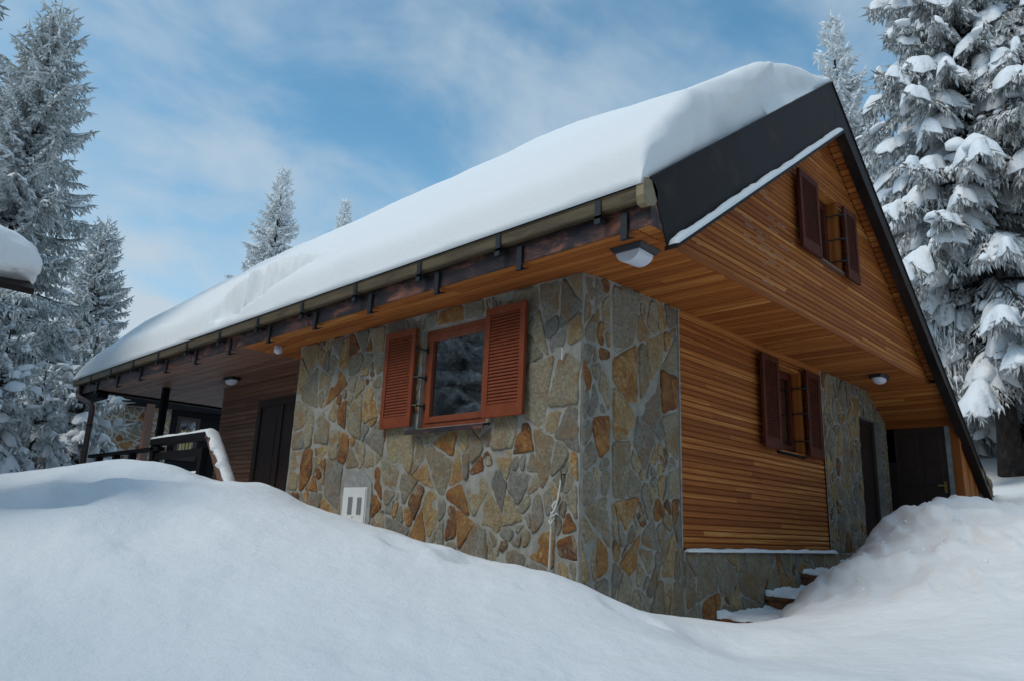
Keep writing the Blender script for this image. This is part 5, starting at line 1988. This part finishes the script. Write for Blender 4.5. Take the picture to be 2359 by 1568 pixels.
for i, (x, y, s) in enumerate(((-12, 6.5, 0.95), (-13.5, 0.5, 1.05), (-12.5, -5.5, 0.9), (-10, -11, 1.0), (-4.5, -13.5, 1.05), (1.5, -13, 0.9), (7, -13.5, 1.0), (12.5, -11.5, 0.95), (-17, -3, 1.1), (-16, 9, 1.1))):  # out-of-view ring of spruces added to cut sky light on snow and walls
    make_tree('tall_frost', (x, y, -3.2 if x < 3 else -2.0), 0.9 * i, s, 'unseen frosted spruce added around the viewer to screen the sky', 'spruce_tree', FROST, 'unseen spruces added around the viewer to screen the sky')

far = dict(seed=17, H=10.0, R=2.75, z0=0.05, dens=0.9, droop=0.22, snow=0.30, lump_scale=0.8, fat=2.2, power=1.08, lev=1, hang=0.8, sheet=0.3, sheet_h=0.05)
make_tree('far_white', (9.31, 24.92, 2.85), 0.3, 1.0, 'white rimed spruce top standing behind the roof ridge in the centre', 'spruce_tree', WHITE, GB, far)
make_tree('far_white', (17.45, 32.92, 6.65), 1.7, 1.0, 'tiny white spruce tip just above the roof line', 'spruce_tree', WHITE, GB)
make_tree('far_white', (16.91, 3.60, 3.2), 2.4, 1.10, 'slim bright white spruce behind the roof peak', 'spruce_tree', WHITE, GB)
big = dict(seed=29, H=15.5, R=2.9, z0=0.15, dens=1.0, droop=0.55, snow=0.16, lump_scale=0.9, fat=1.35, power=0.55, lev=2, hang=1.6, gap=0.04, puff=1.4, sheet=0.85, sheet_h=0.15)
make_tree('big_laden', (11.25, -0.85, -1.0), 0.0, 1.0, 'big spruce with heavy snow pads and bare lower trunk at the right edge', 'spruce_tree', DARK, GR, big)
big2 = dict(seed=37, H=14.5, R=2.7, z0=0.05, dens=0.95, droop=0.50, snow=0.16, lump_scale=0.9, fat=1.4, power=0.6, lev=2, hang=1.6, gap=0.10, puff=1.4, sheet=0.9, sheet_h=0.13)
make_tree('big_laden_full', (14.2, -0.55, 0.0), 1.1, 0.82, 'full snow laden spruce between the roof verge and the big spruce', 'spruce_tree', DARK, GR, big2)
make_tree('big_laden_full', (17.5, -3.4, 0.3), 3.3, 0.95, 'snow laden spruce filling the gap behind the big right spruce', 'spruce_tree', DARK, GR)
make_tree('far_white', (26.0, 5.5, 2.0), 0.9, 1.0, 'bright rimed spruce far behind the verge on the sunny slope', 'spruce_tree', WHITE, GR)
make_tree('far_white', (29.0, 0.8, 2.4), 2.9, 1.1, 'bright rimed spruce far up the sunny slope behind the big trunk', 'spruce_tree', WHITE, GR)
make_tree('far_white', (25.0, 9.5, 1.8), 4.1, 0.9, 'white spruce low behind the roof verge, left of the sunny slope', 'spruce_tree', WHITE, GR)
make_tree('big_laden_full', (12.6, -3.6, -0.6), 5.0, 0.9, 'snow laden spruce cut by the right edge, beside the big trunk', 'spruce_tree', DARK, GR)
make_tree('small_laden', (10.9, -2.35, -1.35), 1.9, 0.62, 'low snow buried spruce bough at the foot of the big spruce', 'spruce_tree', FROST, GR)

# crumbs of snow thrown up by the shovel along the steps, the walls and the mound
rg = np.random.default_rng(77)
cx_ = rg.uniform(1.8, 5.0, 18)
cy_ = rg.normal(-1.35, 0.38, 18)
ok = cy_ < -0.85
cx_, cy_ = cx_[ok], cy_[ok]
cz_ = ground_h(cx_, cy_)
u_ = np.minimum(rg.gamma(2.0, 0.007, (len(cx_), 1)) + 0.006, 0.05)
cv, cf = lumps(np.stack([cx_, cy_, cz_ - 0.15 * u_[:, 0]], 1), rg.normal(0, 1, (len(cx_), 3)) * np.array([1, 1, 0.2]), np.hstack([u_ * 1.3, u_, u_ * 0.9]), 2, 5)
tag(np_mesh('snow_crumbs', cv, cf, M['snow'], None), 'scattered crumbs of snow on the shovelled bank beside the steps', None, None, 'stuff')
